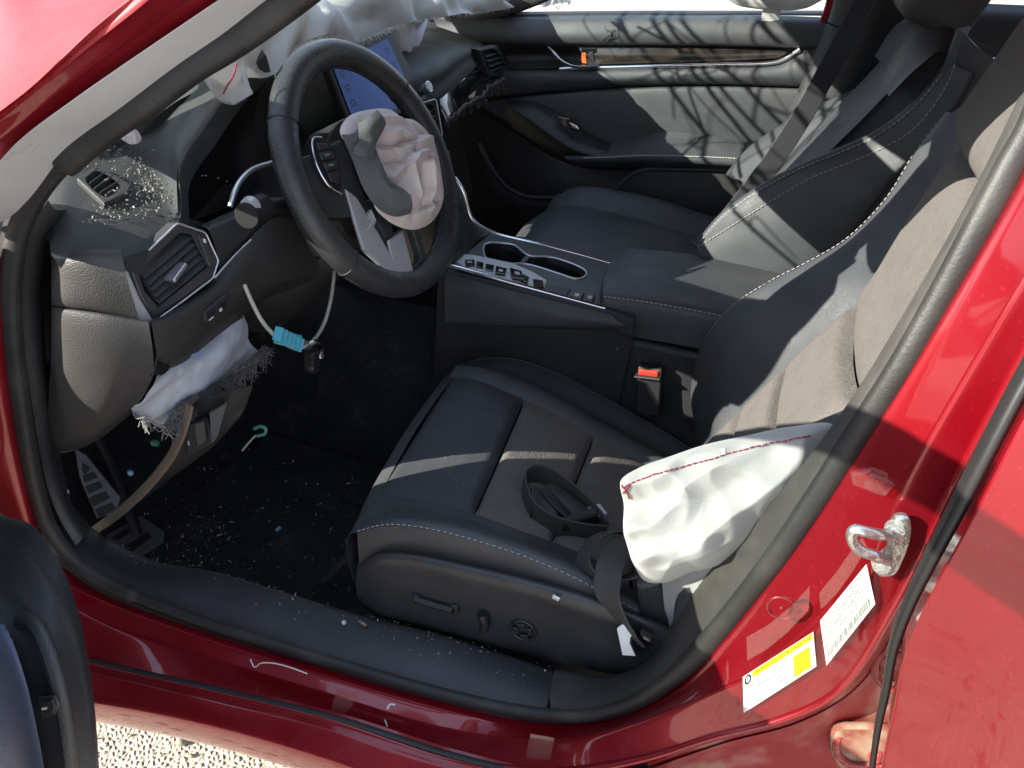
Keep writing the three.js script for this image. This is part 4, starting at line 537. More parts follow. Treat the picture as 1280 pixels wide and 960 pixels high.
  for (const q of [[[.2211, .654, .0947], [.241, .6529, .0919], [.2437, .656, .1287], [.2233, .6567, .128]], [[.2444, .6526, .0891], [.2597, .652, .09], [.2622, .6547, .1224], [.2481, .6555, .1251]]]) add('brake_key', br, plate(q, .008, { bevel: .002, face: [0, 1, .2] }), M.plasticSmooth);
  for (const q of [[[.2289, .6556, .1086], [.2365, .6552, .1068], [.2371, .6562, .1193], [.2306, .6566, .1203]], [[.2508, .6544, .104], [.2562, .6542, .104], [.2577, .6551, .1157], [.2523, .6553, .1157]]]) add('key_symbol', br, plate(q, .0012, { bevel: 0, face: [0, 1, .2] }), M.threadWhite);
  const arm = part('armrest', car, 'stitched leather armrest lid on the console');
  const aL = [[.2814, .6604, .112], [.2936, .6673, .112], [.3848, .6769, .112], [.4927, .6921, .112]], top = [[.284, .663, .112], [.36, .671, .113], [.48, .674, .113], [.60, .672, .112]];
  add('armrest_lid', arm, loft([[[.285, .60, .113], [.36, .605, .115], [.48, .61, .115], [.60, .61, .115]], [[.279, .64, .117], [.36, .648, .119], [.48, .65, .119], [.60, .65, .117]], [[.277, .660, .111], [.36, .668, .114], [.48, .671, .114], [.60, .67, .112]], [[.272, .666, .09], [.36, .675, .09], [.48, .678, .09], [.60, .676, .09]], [[.262, .668, 0], [.36, .679, 0], [.48, .681, 0], [.60, .68, 0]], [[.268, .666, -.09], [.36, .675, -.09], [.48, .678, -.09], [.60, .676, -.09]], [[.272, .658, -.112], [.36, .667, -.114], [.48, .67, -.114], [.60, .668, -.112]], [[.285, .60, -.113], [.36, .605, -.115], [.48, .61, -.115], [.60, .61, -.115]]], { nu: 40, nv: 6 }), M.leather);
  add('lid_front', arm, loft([[[.285, .60, .113], [.279, .64, .117], [.277, .660, .111], [.272, .666, .09], [.262, .668, 0], [.268, .666, -.09], [.272, .658, -.112], [.285, .60, -.113]], [[.29, .60, .113], [.276, .635, .112], [.270, .65, .10], [.266, .655, .085], [.254, .657, 0], [.262, .655, -.085], [.27, .648, -.105], [.29, .60, -.113]], [[.30, .595, .11], [.29, .60, .10], [.285, .60, .09], [.28, .60, .07], [.275, .60, 0], [.28, .60, -.07], [.285, .60, -.09], [.30, .595, -.11]]], { nu: 40, nv: 5 }), M.leather);
  stuff(add('stitching', arm, stitches([[.277, .662, .113], [.36, .670, .116], [.48, .673, .116], [.60, .672, .114]]), M.thread));
  stuff(add('stitching', arm, stitches([[.272, .661, -.112], [.36, .670, -.114], [.48, .673, -.114], [.60, .672, -.112]]), M.thread));
}

// ---------------------------------------------------------------- passenger door and what shows beyond it
{
  const d = part('passenger_door', car, 'black leather lined passenger door');
  add('window_ledge', d, loft([[[-.469, .9239, -.77], [-.2943, .9449, -.77], [-.0883, .9692, -.77], [.1052, .992, -.77], [.2878, 1.0118, -.77], [.5262, 1.0378, -.77]], [[-.4573, .9217, -.745], [-.2845, .9426, -.745], [-.0807, .9668, -.745], [.1107, .9895, -.745], [.2912, 1.0093, -.745], [.527, 1.0351, -.745]], [[-.4539, .9134, -.738], [-.2814, .9345, -.738], [-.0778, .959, -.738], [.113, .9836, -.738], [.2929, 1.0051, -.738], [.5285, 1.0295, -.738]]], { nu: 40, nv: 4 }), M.rubberDark);
  add('top_pad', d, loft([[[-.4108, .9199, -.74], [-.2822, .9361, -.74], [-.0782, .9624, -.738], [.1131, .9855, -.736], [.293, 1.0053, -.736], [.4466, 1.0206, -.737], [.5294, 1.0263, -.74]], [[-.3886, .9118, -.715], [-.2711, .9308, -.712], [-.0693, .9554, -.71], [.1199, .9785, -.708], [.2977, .9985, -.708], [.4495, 1.0137, -.71], [.5313, 1.0193, -.715]], [[-.3706, .8933, -.7], [-.2642, .9059, -.698], [-.062, .9298, -.695], [.1266, .9535, -.695], [.3043, .9742, -.695], [.4559, .9903, -.695], [.5376, .9961, -.7]], [[-.3601, .8739, -.702], [-.2638, .8857, -.7], [-.0611, .9082, -.7], [.1292, .9311, -.7], [.3085, .9509, -.7], [.4617, .9661, -.7], [.5444, .9711, -.702]], [[-.3675, .8654, -.72], [-.271, .877, -.72], [-.066, .9, -.72], [.1264, .9232, -.72], [.3078, .9435, -.72], [.4627, .959, -.72], [.5462, .9643, -.72]]], { nu: 60, nv: 6 }), M.leather);
  add('pull_recess', d, loft([[[-.3588, .8659, -.725], [-.1892, .8863, -.725], [-.0688, .8985, -.73], [.0107, .9084, -.727]], [[-.3596, .8373, -.74], [-.1921, .8582, -.74], [-.0716, .8719, -.75], [.0119, .8842, -.735]], [[-.3458, .8141, -.725], [-.1847, .831, -.725], [-.0631, .8479, -.73], [.017, .8605, -.727]]], { nu: 24, nv: 5 }), M.plasticDark);
  add('trim_strip', d, loft([[[-.0219, .9037, -.718], [.1274, .9221, -.716], [.3085, .9423, -.716], [.4564, .9568, -.718]], [[-.0019, .8856, -.711], [.1317, .9042, -.709], [.3122, .9284, -.709], [.4551, .9491, -.712]], [[.0157, .8677, -.713], [.1341, .8867, -.711], [.3151, .9131, -.711], [.4377, .9351, -.713]]], { nu: 40, nv: 5 }), M.wood, 'dark streaked trim strip');
  add('chrome_strip', d, sweep([[-.0567, .8501, -.707], [.0609, .8683, -.705], [.1919, .8888, -.704], [.317, .9083, -.704], [.4232, .9252, -.704], [.4488, .9342, -.705], [.4802, .9595, -.706]], [[-.003, -.0045], [.003, -.005], [.005, 0], [.003, .0045], [-.003, .004]], [0, 0, 1], { n: 60 }), M.chrome, 'bright strip under the wood trim');
  add('middle_pad', d, loft([[[-.3512, .8113, -.712], [-.1802, .8316, -.712], [-.018, .8526, -.712], [.1353, .8778, -.712], [.3168, .9046, -.712], [.4452, .9261, -.712], [.4843, .956, -.712], [.5276, .9711, -.712]], [[-.3449, .8045, -.698], [-.1746, .8269, -.697], [-.0129, .8484, -.695], [.1397, .8719, -.695], [.32, .8988, -.695], [.4479, .9187, -.695], [.4982, .9434, -.695], [.5324, .9536, -.7]], [[-.3205, .7833, -.694], [-.1713, .8075, -.692], [-.0097, .8331, -.69], [.1431, .8571, -.69], [.3235, .8845, -.69], [.4523, .9015, -.69], [.5064, .912, -.69], [.5416, .9192, -.695]], [[-.2995, .75, -.7], [-.1719, .7795, -.7], [-.0102, .8149, -.7], [.1434, .843, -.7], [.3255, .8693, -.7], [.4561, .8835, -.7], [.5119, .8893, -.7], [.5487, .8926, -.7]], [[-.2929, .741, -.712], [-.1754, .7712, -.712], [-.0125, .807, -.712], [.1419, .8373, -.712], [.3253, .8639, -.712], [.4568, .8782, -.712], [.5129, .8842, -.712], [.5499, .8875, -.712]]], { nu: 70, nv: 6 }), M.leather);
  add('insert', d, loft([[[-.2817, .7386, -.712], [-.154, .7703, -.712], [-.012, .8033, -.712], [.1424, .8337, -.712], [.3258, .8613, -.712], [.4574, .8757, -.712], [.5338, .8836, -.712]], [[-.2557, .7362, -.702], [-.15, .7629, -.702], [-.0077, .7947, -.7], [.1462, .8253, -.7], [.3287, .854, -.7], [.4598, .8685, -.7], [.5361, .8753, -.702]], [[-.1658, .7041, -.7], [-.0826, .7264, -.7], [.0389, .7506, -.698], [.1737, .778, -.698], [.339, .8058, -.698], [.4713, .8215, -.698], [.5315, .8265, -.7]], [[-.0333, .654, -.702], [.0275, .6718, -.702], [.1263, .6974, -.702], [.2208, .7258, -.702], [.3506, .7479, -.702], [.4614, .7487, -.702], [.5494, .7572, -.702]]], { nu: 60, nv: 7 }), M.leather);
  add('armrest_pad', d, loft([[[-.0229, .6602, -.7], [.0868, .6936, -.7], [.163, .7211, -.7], [.2144, .7424, -.7], [.3127, .75, -.7], [.4245, .7507, -.7], [.5326, .7531, -.7]], [[-.0128, .6599, -.665], [.097, .6886, -.66], [.1731, .7085, -.66], [.2246, .7243, -.66], [.3212, .734, -.66], [.4293, .7439, -.66], [.5343, .7517, -.66]], [[-.0042, .6608, -.642], [.1036, .684, -.635], [.1796, .7004, -.634], [.2317, .7109, -.633], [.327, .7224, -.634], [.4336, .7338, -.636], [.5369, .7443, -.64]], [[.0015, .6568, -.638], [.1058, .6802, -.628], [.1818, .6969, -.626], [.2341, .7057, -.625], [.3291, .7172, -.626], [.4354, .7282, -.63], [.5385, .7383, -.636]], [[.0255, .6519, -.642], [.1062, .6672, -.634], [.1832, .6805, -.632], [.2363, .6879, -.63], [.332, .7, -.63], [.4389, .7113, -.634], [.5426, .7217, -.64]], [[.0279, .6329, -.68], [.0997, .6442, -.675], [.1786, .6554, -.675], [.2327, .6626, -.675], [.3309, .6753, -.675], [.4403, .6899, -.675], [.5459, .7041, -.675]]], { nu: 50, nv: 6 }), M.leather);
  stuff(add('stitching', d, stitches([[.0471, .6694, -.629], [.106, .6817, -.626], [.182, .6984, -.624], [.2342, .7071, -.623], [.3289, .7195, -.624], [.4, .7268, -.627]], { step: .006, len: .004, r: .0009 }), M.threadWhite));
  add('switch_pod', d, loft([[[-.1875, .7619, -.7], [-.1075, .7654, -.7], [-.0436, .7515, -.7], [.0329, .7145, -.7], [.0968, .6951, -.7]], [[-.1818, .7575, -.685], [-.1025, .7534, -.675], [-.0532, .737, -.668], [.0186, .7014, -.66], [.098, .69, -.655]], [[-.1728, .7553, -.672], [-.1137, .7408, -.662], [-.0565, .7167, -.652], [.0097, .6917, -.645], [.0868, .682, -.64]], [[-.171, .7506, -.668], [-.1157, .7316, -.658], [-.061, .7067, -.65], [.0016, .6814, -.642], [.0691, .6723, -.636]], [[-.1759, .7351, -.685], [-.1239, .7134, -.675], [-.0729, .6873, -.668], [-.0138, .6629, -.66], [.0523, .6551, -.655]], [[-.165, .6942, -.7], [-.1204, .677, -.7], [-.0646, .6535, -.7], [-.0206, .6403, -.7], [.0443, .6266, -.7]]], { nu: 40, nv: 6 }), M.plasticDark);
  const ws = part('window_switch', car, 'window switch on the passenger door');
  add('switch_plate', ws, plate([[-.0372, .749, -.658], [-.0069, .7497, -.658], [.0255, .7317, -.658], [.019, .7193, -.658], [-.0122, .726, -.658], [-.0359, .7377, -.658]], .008, { bevel: .002, face: [0, .6, 1] }), M.blackGloss);
  add('switch_rocker', ws, plate([[-.0062, .7415, -.652], [.0144, .737, -.652], [.0217, .7267, -.652], [.0032, .7296, -.652]], .006, { bevel: .002, face: [0, .6, 1] }), M.chrome);
  add('lower_panel', d, loft([[[-.3119, .7356, -.705], [-.166, .685, -.705], [-.0538, .6377, -.705], [.0539, .6229, -.705], [.1772, .6455, -.69], [.3671, .6756, -.69], [.5473, .6967, -.69]], [[-.309, .6713, -.705], [-.1621, .6366, -.705], [-.049, .6068, -.7], [.0577, .6043, -.7], [.1819, .6162, -.69], [.3758, .6348, -.688], [.5593, .6493, -.69]], [[-.2658, .5313, -.7], [-.1491, .5184, -.695], [-.0375, .5271, -.69], [.0673, .5504, -.69], [.1913, .564, -.685], [.3864, .5857, -.685], [.5711, .6027, -.69]], [[-.2301, .3829, -.69], [-.1361, .3785, -.69], [-.0217, .3788, -.69], [.0884, .3902, -.69], [.2158, .4055, -.69], [.4168, .4369, -.69], [.6056, .4664, -.69]], [[-.2126, .0878, -.69], [-.1126, .086, -.69], [.009, .0903, -.69], [.1257, .107, -.69], [.2604, .1289, -.69], [.4697, .183, -.69], [.6646, .2334, -.69]]], { nu: 50, nv: 6 }), M.plasticDark);
  add('map_pocket', d, sweep([[-.2365, .6543, -.665], [-.2059, .6045, -.662], [-.1576, .5567, -.66], [-.1056, .5384, -.66], [-.0096, .5515, -.66], [.0926, .574, -.66], [.1335, .6037, -.66], [.164, .641, -.66], [.1931, .6577, -.66], [.2761, .6712, -.662], [.4042, .6904, -.664]], oval(.005, .006, 10), [0, 0, 1], { n: 70 }), M.plastic);
  add('pocket_front', d, loft([[[-.2363, .6503, -.665], [-.2056, .6004, -.662], [-.1573, .5526, -.66], [-.1052, .5342, -.66], [-.0092, .5473, -.66], [.0931, .57, -.66], [.1341, .5998, -.66], [.1647, .6372, -.66], [.1937, .6539, -.66], [.2768, .6675, -.662], [.5451, .7087, -.664]], [[-.2506, .5447, -.66], [-.1972, .5126, -.655], [-.1511, .495, -.655], [-.099, .4829, -.655], [-.0012, .4885, -.655], [.1028, .5084, -.655], [.1465, .5231, -.655], [.1815, .536, -.655], [.2124, .546, -.655], [.2982, .5581, -.655], [.5743, .5947, -.655]], [[-.2386, .3212, -.66], [-.1857, .3085, -.66], [-.1377, .295, -.66], [-.083, .283, -.66], [.0204, .2822, -.66], [.1291, .3068, -.66], [.1757, .3173, -.66], [.2133, .3258, -.66], [.2463, .3332, -.66], [.3373, .3424, -.66], [.6242, .3969, -.66]]], { nu: 60, nv: 5 }), M.plasticDark);
  const h = part('door_lever', car, 'bright chrome pull lever of the passenger door');
  add('lever_arm', h, sweep([[-.0842, .8953, -.695], [-.0684, .8877, -.685], [-.0501, .8743, -.682], [-.0237, .8648, -.684], [.0063, .8643, -.69], [.0386, .8688, -.7]], (oval(.0085, .0042, 12)), [0, .35, 1], { n: 40 }), M.chrome);
  const lk = part('lock_switch', car, 'lock switch with an orange lit mark beside the lever');
  add('lock_plate', lk, plate([[-.0122, .9021, -.712], [.0246, .9065, -.712], [.0431, .8713, -.712], [.0005, .8641, -.712]], .006, { bevel: .0015, face: [0, 0, 1] }), M.blackGloss);
  add('orange_mark', lk, plate([[-.0079, .8924, -.708], [.0018, .8936, -.708], [.0067, .8709, -.708], [-.005, .8694, -.708]], .002, { bevel: .0005, face: [0, 0, 1] }), phys({ color: C(.8, .12, .015), roughness: .4 }));
  add('lock_key', lk, plate([[.0093, .8963, -.708], [.019, .8975, -.708], [.0259, .8751, -.708], [.0145, .8718, -.708]], .003, { bevel: .001, face: [0, 0, 1] }), M.black);
  const win = part('passenger_window', car, 'passenger window glass');
  const wa = [[-.5117, .931, -.765], [.5439, 1.0465, -.765]].map(V);
  add('window_pane', win, loft([wa, wa.map((p, i) => p.clone().add(new THREE.Vector3(i ? .0 : .28, .34, .19)))], { nu: 12, nv: 4 }), M.glass);
  add('door_frame', win, sweep([wa[1].clone().add(new THREE.Vector3(.0, -.05, -.01)), wa[1].clone().add(new THREE.Vector3(.0, .17, .09)), wa[1].clone().add(new THREE.Vector3(0, .36, .20))], oval(.018, .026), [0, 0, 1], { n: 12 }), M.paint);
  add('inner_panel', d, loft([[[-.55, .93, -.745], [.2, .965, -.75], [.72, 1.0, -.75]], [[-.55, .6, -.745], [.2, .6, -.75], [.72, .62, -.75]], [[-.55, .24, -.72], [.2, .24, -.73], [.72, .26, -.73]]], { nu: 12, nv: 3 }), M.black);
  add('door_skin', d, loft([[[-.45, .90, -.79], [.2, .95, -.80], [.72, .98, -.79]], [[-.45, .6, -.86], [.2, .62, -.87], [.72, .65, -.86]], [[-.45, .26, -.83], [.2, .26, -.84], [.72, .28, -.83]]], { nu: 20, nv: 5 }), M.paint);
  const rear = part('rear_passenger_door', car, 'rear door on the passenger side in deep shade');
  add('door_panel', rear, loft([[[.66, 1.075, -.735], [1.1, 1.10, -.73], [1.6, 1.10, -.71]], [[.66, 1.0, -.69], [1.1, 1.02, -.69], [1.6, 1.02, -.68]], [[.70, .6, -.69], [1.1, .6, -.69], [1.6, .6, -.68]], [[.70, .26, -.69], [1.1, .26, -.69], [1.6, .26, -.68]]], { nu: 20, nv: 5 }), M.plasticDark);
  add('door_lever', rear, block([.8377, .9877, -.66], [.05, .014, .012], { x: [1, .1, 0], r: .004 }), M.chrome);
  add('window_pane', rear, loft([[[.72, 1.07, -.74], [1.5, 1.10, -.72]], [[.72, 1.36, -.58], [1.4, 1.34, -.58]]], { nu: 8, nv: 3 }), M.glass);
  // centre pillar of that side
  const bp = part('passenger_pillar', car, 'grey centre pillar trim on the passenger side');
  add('pillar_cover', bp, loft([[[.4988, 1.1513, -.655], [.5222, 1.0651, -.67], [.5127, .966, -.685], [.4901, .8398, -.69], [.4803, .7489, -.69], [.4863, .6067, -.69], [.5091, .4672, -.69]], [[.5194, 1.1538, -.63], [.54, 1.0688, -.645], [.5377, .9721, -.66], [.5133, .8477, -.665], [.5043, .7577, -.668], [.5094, .6176, -.668], [.5345, .4808, -.668]], [[.5974, 1.1611, -.62], [.6084, 1.0767, -.635], [.5995, .9808, -.65], [.575, .8584, -.655], [.558, .7681, -.66], [.5652, .6297, -.662], [.5919, .4943, -.664]], [[.6565, 1.1656, -.65], [.669, 1.0813, -.66], [.6529, .985, -.67], [.6322, .863, -.675], [.6154, .7727, -.68], [.6178, .634, -.68], [.6355, .4975, -.68]]], { nu: 40, nv: 5 }), M.plastic);
  add('trim_joint', bp, tube([[.5088, 1.0325, -.643], [.5204, 1.0247, -.643], [.5645, 1.0145, -.643], [.5772, 1.0144, -.643]], .0018, 16), M.black);
  add('jamb_paint', bp, sweep([[.4998, 1.1357, -.7], [.5197, 1.062, -.71], [.5192, 1.0399, -.715], [.5162, 1.0139, -.72]], oval(.008, .012), [0, 0, 1], { n: 20 }), M.paint);
  // rear bench
  const rb = part('rear_bench', car, 'dark rear bench');
  add('bench_cushion', rb, block([1.28, .46, 0], [.5, .16, 1.24], { r: .06, seg: 5 }), M.leather);
  add('bench_back', rb, block([1.56, .78, 0], [.16, .62, 1.24], { x: [.9, -.4, 0], y: [.4, .9, 0], r: .06, seg: 5 }), M.leather);
  add('parcel_shelf', rb, block([1.85, 1.02, 0], [.4, .03, 1.2], { r: .01 }), M.dashWarm);
}

// ---------------------------------------------------------------- seats
// a seat back from the line T (front edge of the side bolster, bottom to top) and the seam line of the insert
function seatBack(p, T, seam, s, z0, m, names_, outer = 1) {
  const tc = curve(T), sc = curve(seam), n = 26, rows = [];
  const at = (c, t, z, dx = 0, dy = 0) => { const q = c.getPointAt(t); return new THREE.Vector3(q.x + dx, q.y + dy, z0 + s * z); };
  const line = (c, z, dx, dy = 0) => Array.from({ length: n }, (_, i) => at(c, i / (n - 1), z, typeof dx === 'function' ? dx(i / (n - 1)) : dx, dy));
  const taper = (w) => (t) => w * (1 - .35 * t * t);
  // z measured from the middle of the seat, positive towards side s
  const side = (z, k = 1) => add(names_.bolster, p, loft([line(tc, z * 1.06, .15, -.07), line(tc, z * 1.06, .10, -.05), line(tc, z * 1.05, .035 + .1 * (1 - k), -.02), line(tc, z * 1.0, .004 + .2 * (1 - k)), line(tc, z * .94, -.004 + .2 * (1 - k), .002), line(tc, z * .82, .012, .004), line(tc, z * .70, (t) => .04 * (1 - .5 * t), .0), line(sc, z * .58, .001), line(sc, z * .565, .014)], { nu: 50, nv: 5 }), M.leather);
  side(.25, outer); side(-.25);
  return { line, tc, sc };
}
{
  const seat = part('driver_seat', car, 'driver seat in black leather with grey fabric inserts');
  // cushion: side leather, bolsters, three insert panels
  const A = [[.1104, .5217, .625], [.1452, .5445, .625], [.1871, .5571, .625], [.2278, .562, .625], [.2775, .5632, .625], [.3262, .5608, .625], [.3744, .5538, .625], [.4177, .5428, .625], [.4607, .5307, .625]], B = [[.0849, .5014, .53], [.1203, .5066, .53], [.1721, .5136, .53], [.2171, .5158, .53], [.2888, .5105, .53], [.3692, .5027, .53], [.4383, .4875, .53]], Cc = [[.0681, .5237, .24], [.107, .5296, .24], [.1968, .5165, .24], [.2586, .5008, .24], [.3163, .4811, .24], [.3952, .4557, .24], [.4627, .4335, .24]], D = [[.0494, .4885, .135], [.0961, .5119, .135], [.154, .5221, .135], [.2266, .5128, .135], [.3139, .4875, .135], [.401, .4578, .135], [.4738, .4291, .135]];
  const AB = [[.1046, .5217, .585], [.1469, .5378, .585], [.1955, .5434, .585], [.2532, .5462, .585], [.3046, .5435, .585], [.355, .5383, .585], [.4101, .5278, .585], [.4545, .5187, .585]], CD = [[.0572, .5055, .185], [.1211, .527, .185], [.192, .5211, .185], [.2703, .4978, .185], [.3553, .469, .185], [.4531, .4382, .185]], B0 = [[.0932, .5094, .555], [.1324, .5202, .555], [.1827, .5284, .555], [.2373, .5293, .555], [.2959, .5257, .555], [.3606, .5197, .555], [.4224, .5093, .555]];
  const S0 = [[.1135, .4946, .632], [.1486, .5171, .632], [.1909, .5253, .632], [.2725, .5275, .632], [.3214, .5329, .632], [.3692, .5346, .632], [.4364, .5197, .632], [.4657, .5081, .632]];
  const fr = (l, dx, dy) => { const a = V(l[0]).add(new THREE.Vector3(dx, dy, 0)); return [a.toArray(), ...l]; };
  add('side_leather', seat, loft([off(S0, .0, -.05, -.002), S0, off(A, 0, -.004, .003), A], { nu: 60, nv: 4 }), M.leatherWarm, 'brownish leather along the side of the cushion');
  add('bolster', seat, loft([off(A, 0, .0005, .001), off(A, 0, .004, -.010), AB, off(B, 0, .008, .025), B, off(B, 0, -.014, -.004)], { nu: 70, nv: 6 }), M.leather);
  add('bolster', seat, loft([off(Cc, 0, -.014, .004), Cc, off(Cc, .003, .012, -.022), CD, off(D, 0, .003, .012), D, off(D, 0, -.02, -.008), off(D, 0, -.12, -.012)], { nu: 70, nv: 6 }), M.leather);
  const panel = (t0, t1, name, m, h) => { const bc = curve(B), cc = curve(Cc), q = (c, t) => t > 1 ? c.getPointAt(1).add(new THREE.Vector3(.12 * (t - 1) * 2, -.03, 0)) : c.getPointAt(t), rows = []; for (let k = 0; k <= 24; k++) { const s = k / 24, t = t0[0] + (t1[0] - t0[0]) * s, tb = t0[1] + (t1[1] - t0[1]) * s, b = q(bc, t), c2 = q(cc, tb), row = []; for (let i = 0; i <= 24; i++) { const u = i / 24, edge = Math.min(1, 14 * Math.min(s, 1 - s)) , e2 = Math.min(1, 12 * Math.min(u, 1 - u)); row.push(b.clone().lerp(c2, u).add(new THREE.Vector3(0, (h * Math.sqrt(edge) - .009) * Math.sqrt(e2) + .001 * fbm(u * 3 + t0[0] * 9, s * 3, 1), 0))); } rows.push(row); } return add(name, seat, sheet(rows), m); };
  panel([0, 0], [.392, .315], 'insert_panel', M.leather, .012); panel([.398, .321], [.69, .62], 'insert_panel', M.fabric, .012); panel([.696, .626], [1.5, 1.4], 'insert_panel', M.fabric, .012);
  // front of the cushion, rolling down
  const F = [V(A[0]), V(AB[0]), V(B[0]), V(B[0]).lerp(V(Cc[0]), .5).add(new THREE.Vector3(-.004, .004, 0)), V(Cc[0]), V(CD[0]), V(D[0])];
  add('cushion_front', seat, loft([off(F, .006, .0005, 0), F.map((p) => p.clone().add(new THREE.Vector3(-.014, -.012, 0))), F.map((p) => p.clone().add(new THREE.Vector3(-.018, -.045, 0))), F.map((p) => p.clone().add(new THREE.Vector3(.0, -.11, 0))), F.map((p) => p.clone().add(new THREE.Vector3(.06, -.17, 0)))], { nu: 40, nv: 5 }), M.leather);
  stuff(add('stitching', seat, stitches(off(A, 0, .0015, .0015), { r: .0006, len: .0042 }), M.thread)); stuff(add('stitching', seat, stitches(off(D, 0, .0012, .001)), M.thread)); stuff(add('stitching', seat, stitches(off(B, 0, .001, .006), { step: .006 }), M.rubberDark));
  // plastic side cover with its switches
  add('side_cover', seat, loft([[[.0995, .4451, .6], [.132, .4687, .6], [.1766, .4817, .6], [.2621, .4947, .6], [.3234, .5018, .6], [.3926, .5049, .6], [.4611, .4969, .6], [.5192, .4853, .6]], [[.1095, .4695, .628], [.1463, .5105, .636], [.1936, .5277, .638], [.2742, .5385, .638], [.3321, .5439, .638], [.3975, .5456, .638], [.4617, .5404, .638], [.5167, .5223, .63]], [[.1126, .4656, .636], [.1503, .5095, .648], [.1992, .5263, .65], [.2791, .5338, .65], [.3365, .5382, .65], [.4018, .5367, .65], [.4655, .5297, .648], [.52, .5128, .64]], [[.1098, .4433, .634], [.1468, .4773, .646], [.1988, .4947, .648], [.2802, .5017, .648], [.3386, .508, .648], [.4049, .5082, .648], [.4692, .5038, .646], [.5232, .4961, .64]], [[.1069, .4123, .628], [.143, .4175, .64], [.1971, .4255, .642], [.2821, .4316, .642], [.3429, .4394, .642], [.4112, .446, .642], [.4755, .4599, .642], [.527, .4681, .63]], [[.0987, .3813, .61], [.1322, .3754, .62], [.1875, .3815, .62], [.2761, .3884, .62], [.3395, .3968, .62], [.4104, .4068, .62], [.4772, .4216, .62], [.5307, .433, .61]]], { nu: 70, nv: 5 }), M.plasticSmooth, 'plastic side cover of the driver seat');
  add('cover_end', seat, loft([[[.0995, .4451, .6], [.1095, .4695, .628], [.1126, .4656, .636], [.1098, .4433, .634], [.1069, .4123, .628], [.0987, .3813, .61]], off([[.0995, .4451, .6], [.1095, .4695, .628], [.1126, .4656, .636], [.1098, .4433, .634], [.1069, .4123, .628], [.0987, .3813, .61]], -.006, 0, -.05), off([[.0995, .4451, .6], [.1095, .4695, .628], [.1126, .4656, .636], [.1098, .4433, .634], [.1069, .4123, .628], [.0987, .3813, .61]], .01, 0, -.10)], { nu: 20, nv: 3 }), M.plasticSmooth);
  const ss = part('seat_switches', car, 'row of seat adjuster switches low on the driver seat');
  const z = .649; add('slide_switch', ss, sweep([[.1991, .4674, .65], [.2086, .4673, .65], [.2295, .4679, .65], [.2482, .4691, .65]], oval(.005, .0045, 10), [0, 0, 1], { n: 20 }), M.black);
  add('slide_key', ss, plate([[.1947, .4728, .652], [.2041, .4741, .652], [.2074, .4674, .652], [.2033, .4589, .652], [.1959, .4598, .652]], .01, { bevel: .003, face: [0, 0, 1] }), M.black); add('slide_key', ss, plate([[.2456, .4767, .652], [.2548, .4779, .652], [.2563, .4664, .652], [.2492, .4634, .652]], .01, { bevel: .003, face: [0, 0, 1] }), M.black);
  add('recline_switch', ss, sweep([[.2851, .4801, .652], [.2897, .47, .652], [.2896, .4551, .652]], oval(.007, .006, 10), [0, 0, 1], { n: 16 }), M.black);
  { const c = V([.3361, .4701, .648]); add('lumbar_ring', ss, new THREE.TorusGeometry(.0145, .002, 8, 32).translate(c.x, c.y, c.z), M.black); for (let k = 0; k < 4; k++) { const t = k * Math.PI / 2 + .3; add('lumbar_key', ss, block([c.x + .0085 * Math.cos(t), c.y + .0085 * Math.sin(t), c.z + .001], [.007, .010, .004], { x: [Math.cos(t), Math.sin(t), 0], y: [-Math.sin(t), Math.cos(t), 0], r: .0018 }), M.black); } }
  add('seat_rail', seat, block([.30, .30, .56], [.42, .05, .05], { r: .006 }), M.black); add('seat_rail', seat, block([.30, .30, .20], [.42, .05, .05], { r: .006 }), M.black);
  add('seat_base', seat, block([.32, .385, .38], [.38, .09, .44], { r: .02 }), M.black);
  add('rail_end', seat, tube([[.0859, .4567, .6], [.0673, .4283, .6], [.0453, .3948, .6], [.0323, .3806, .6]], .007, 16), M.black);
  // back
  const T = [[.475, .46, .13], [.449, .538, .13], [.447, .619, .13], [.472, .687, .13], [.518, .743, .13], [.564, .785, .13], [.606, .829, .13], [.639, .892, .13], [.656, .959, .13], [.676, 1.012, .13]];
  const SM = [[.46, .47, 0], [.50, .54, 0], [.546, .63, 0], [.588, .712, 0], [.622, .775, 0], [.640, .825, 0], [.652, .88, 0], [.672, .96, 0], [.69, 1.01, 0]];
  const back = part('driver_seat_back', car, 'driver seat back with leather bolsters and sunlit grey fabric panels');
  const { line, tc, sc } = seatBack(back, T, SM, 1, .38, M.leather, { bolster: 'bolster' }, .78);
  const pan = (t0, t1, m) => { const rows = []; for (let k = 0; k <= 20; k++) { const s = k / 20, row = [], t = t0 + (t1 - t0) * s; for (let i = 0; i <= 28; i++) { const u = i / 28, e = Math.sqrt(Math.min(1, 9 * Math.min(s, 1 - s))), e2 = Math.sqrt(Math.min(1, 7 * Math.min(u, 1 - u))), bow = .022 * Math.sin(Math.PI * u), q = sc.getPointAt(Math.min(1, Math.max(0, t + bow * -1.2))); row.push(new THREE.Vector3(q.x - (.016 * e * e2 - .006) - .0, q.y + .009 * e * e2, .38 + .145 * (1 - 2 * u))); } rows.push(row); } return add('insert_panel', back, sheet(rows), m); };
  pan(.02, .245, M.fabric); pan(.25, .395, M.fabric); pan(.40, .60, M.fabric); pan(.605, 1.0, M.fabric);
  stuff(add('stitching', back, stitches(Array.from({ length: 30 }, (_, i) => { const q = tc.getPointAt(i / 29); return [q.x - .003, q.y + .001, .1285]; }), { r: .0006 }), M.thread));
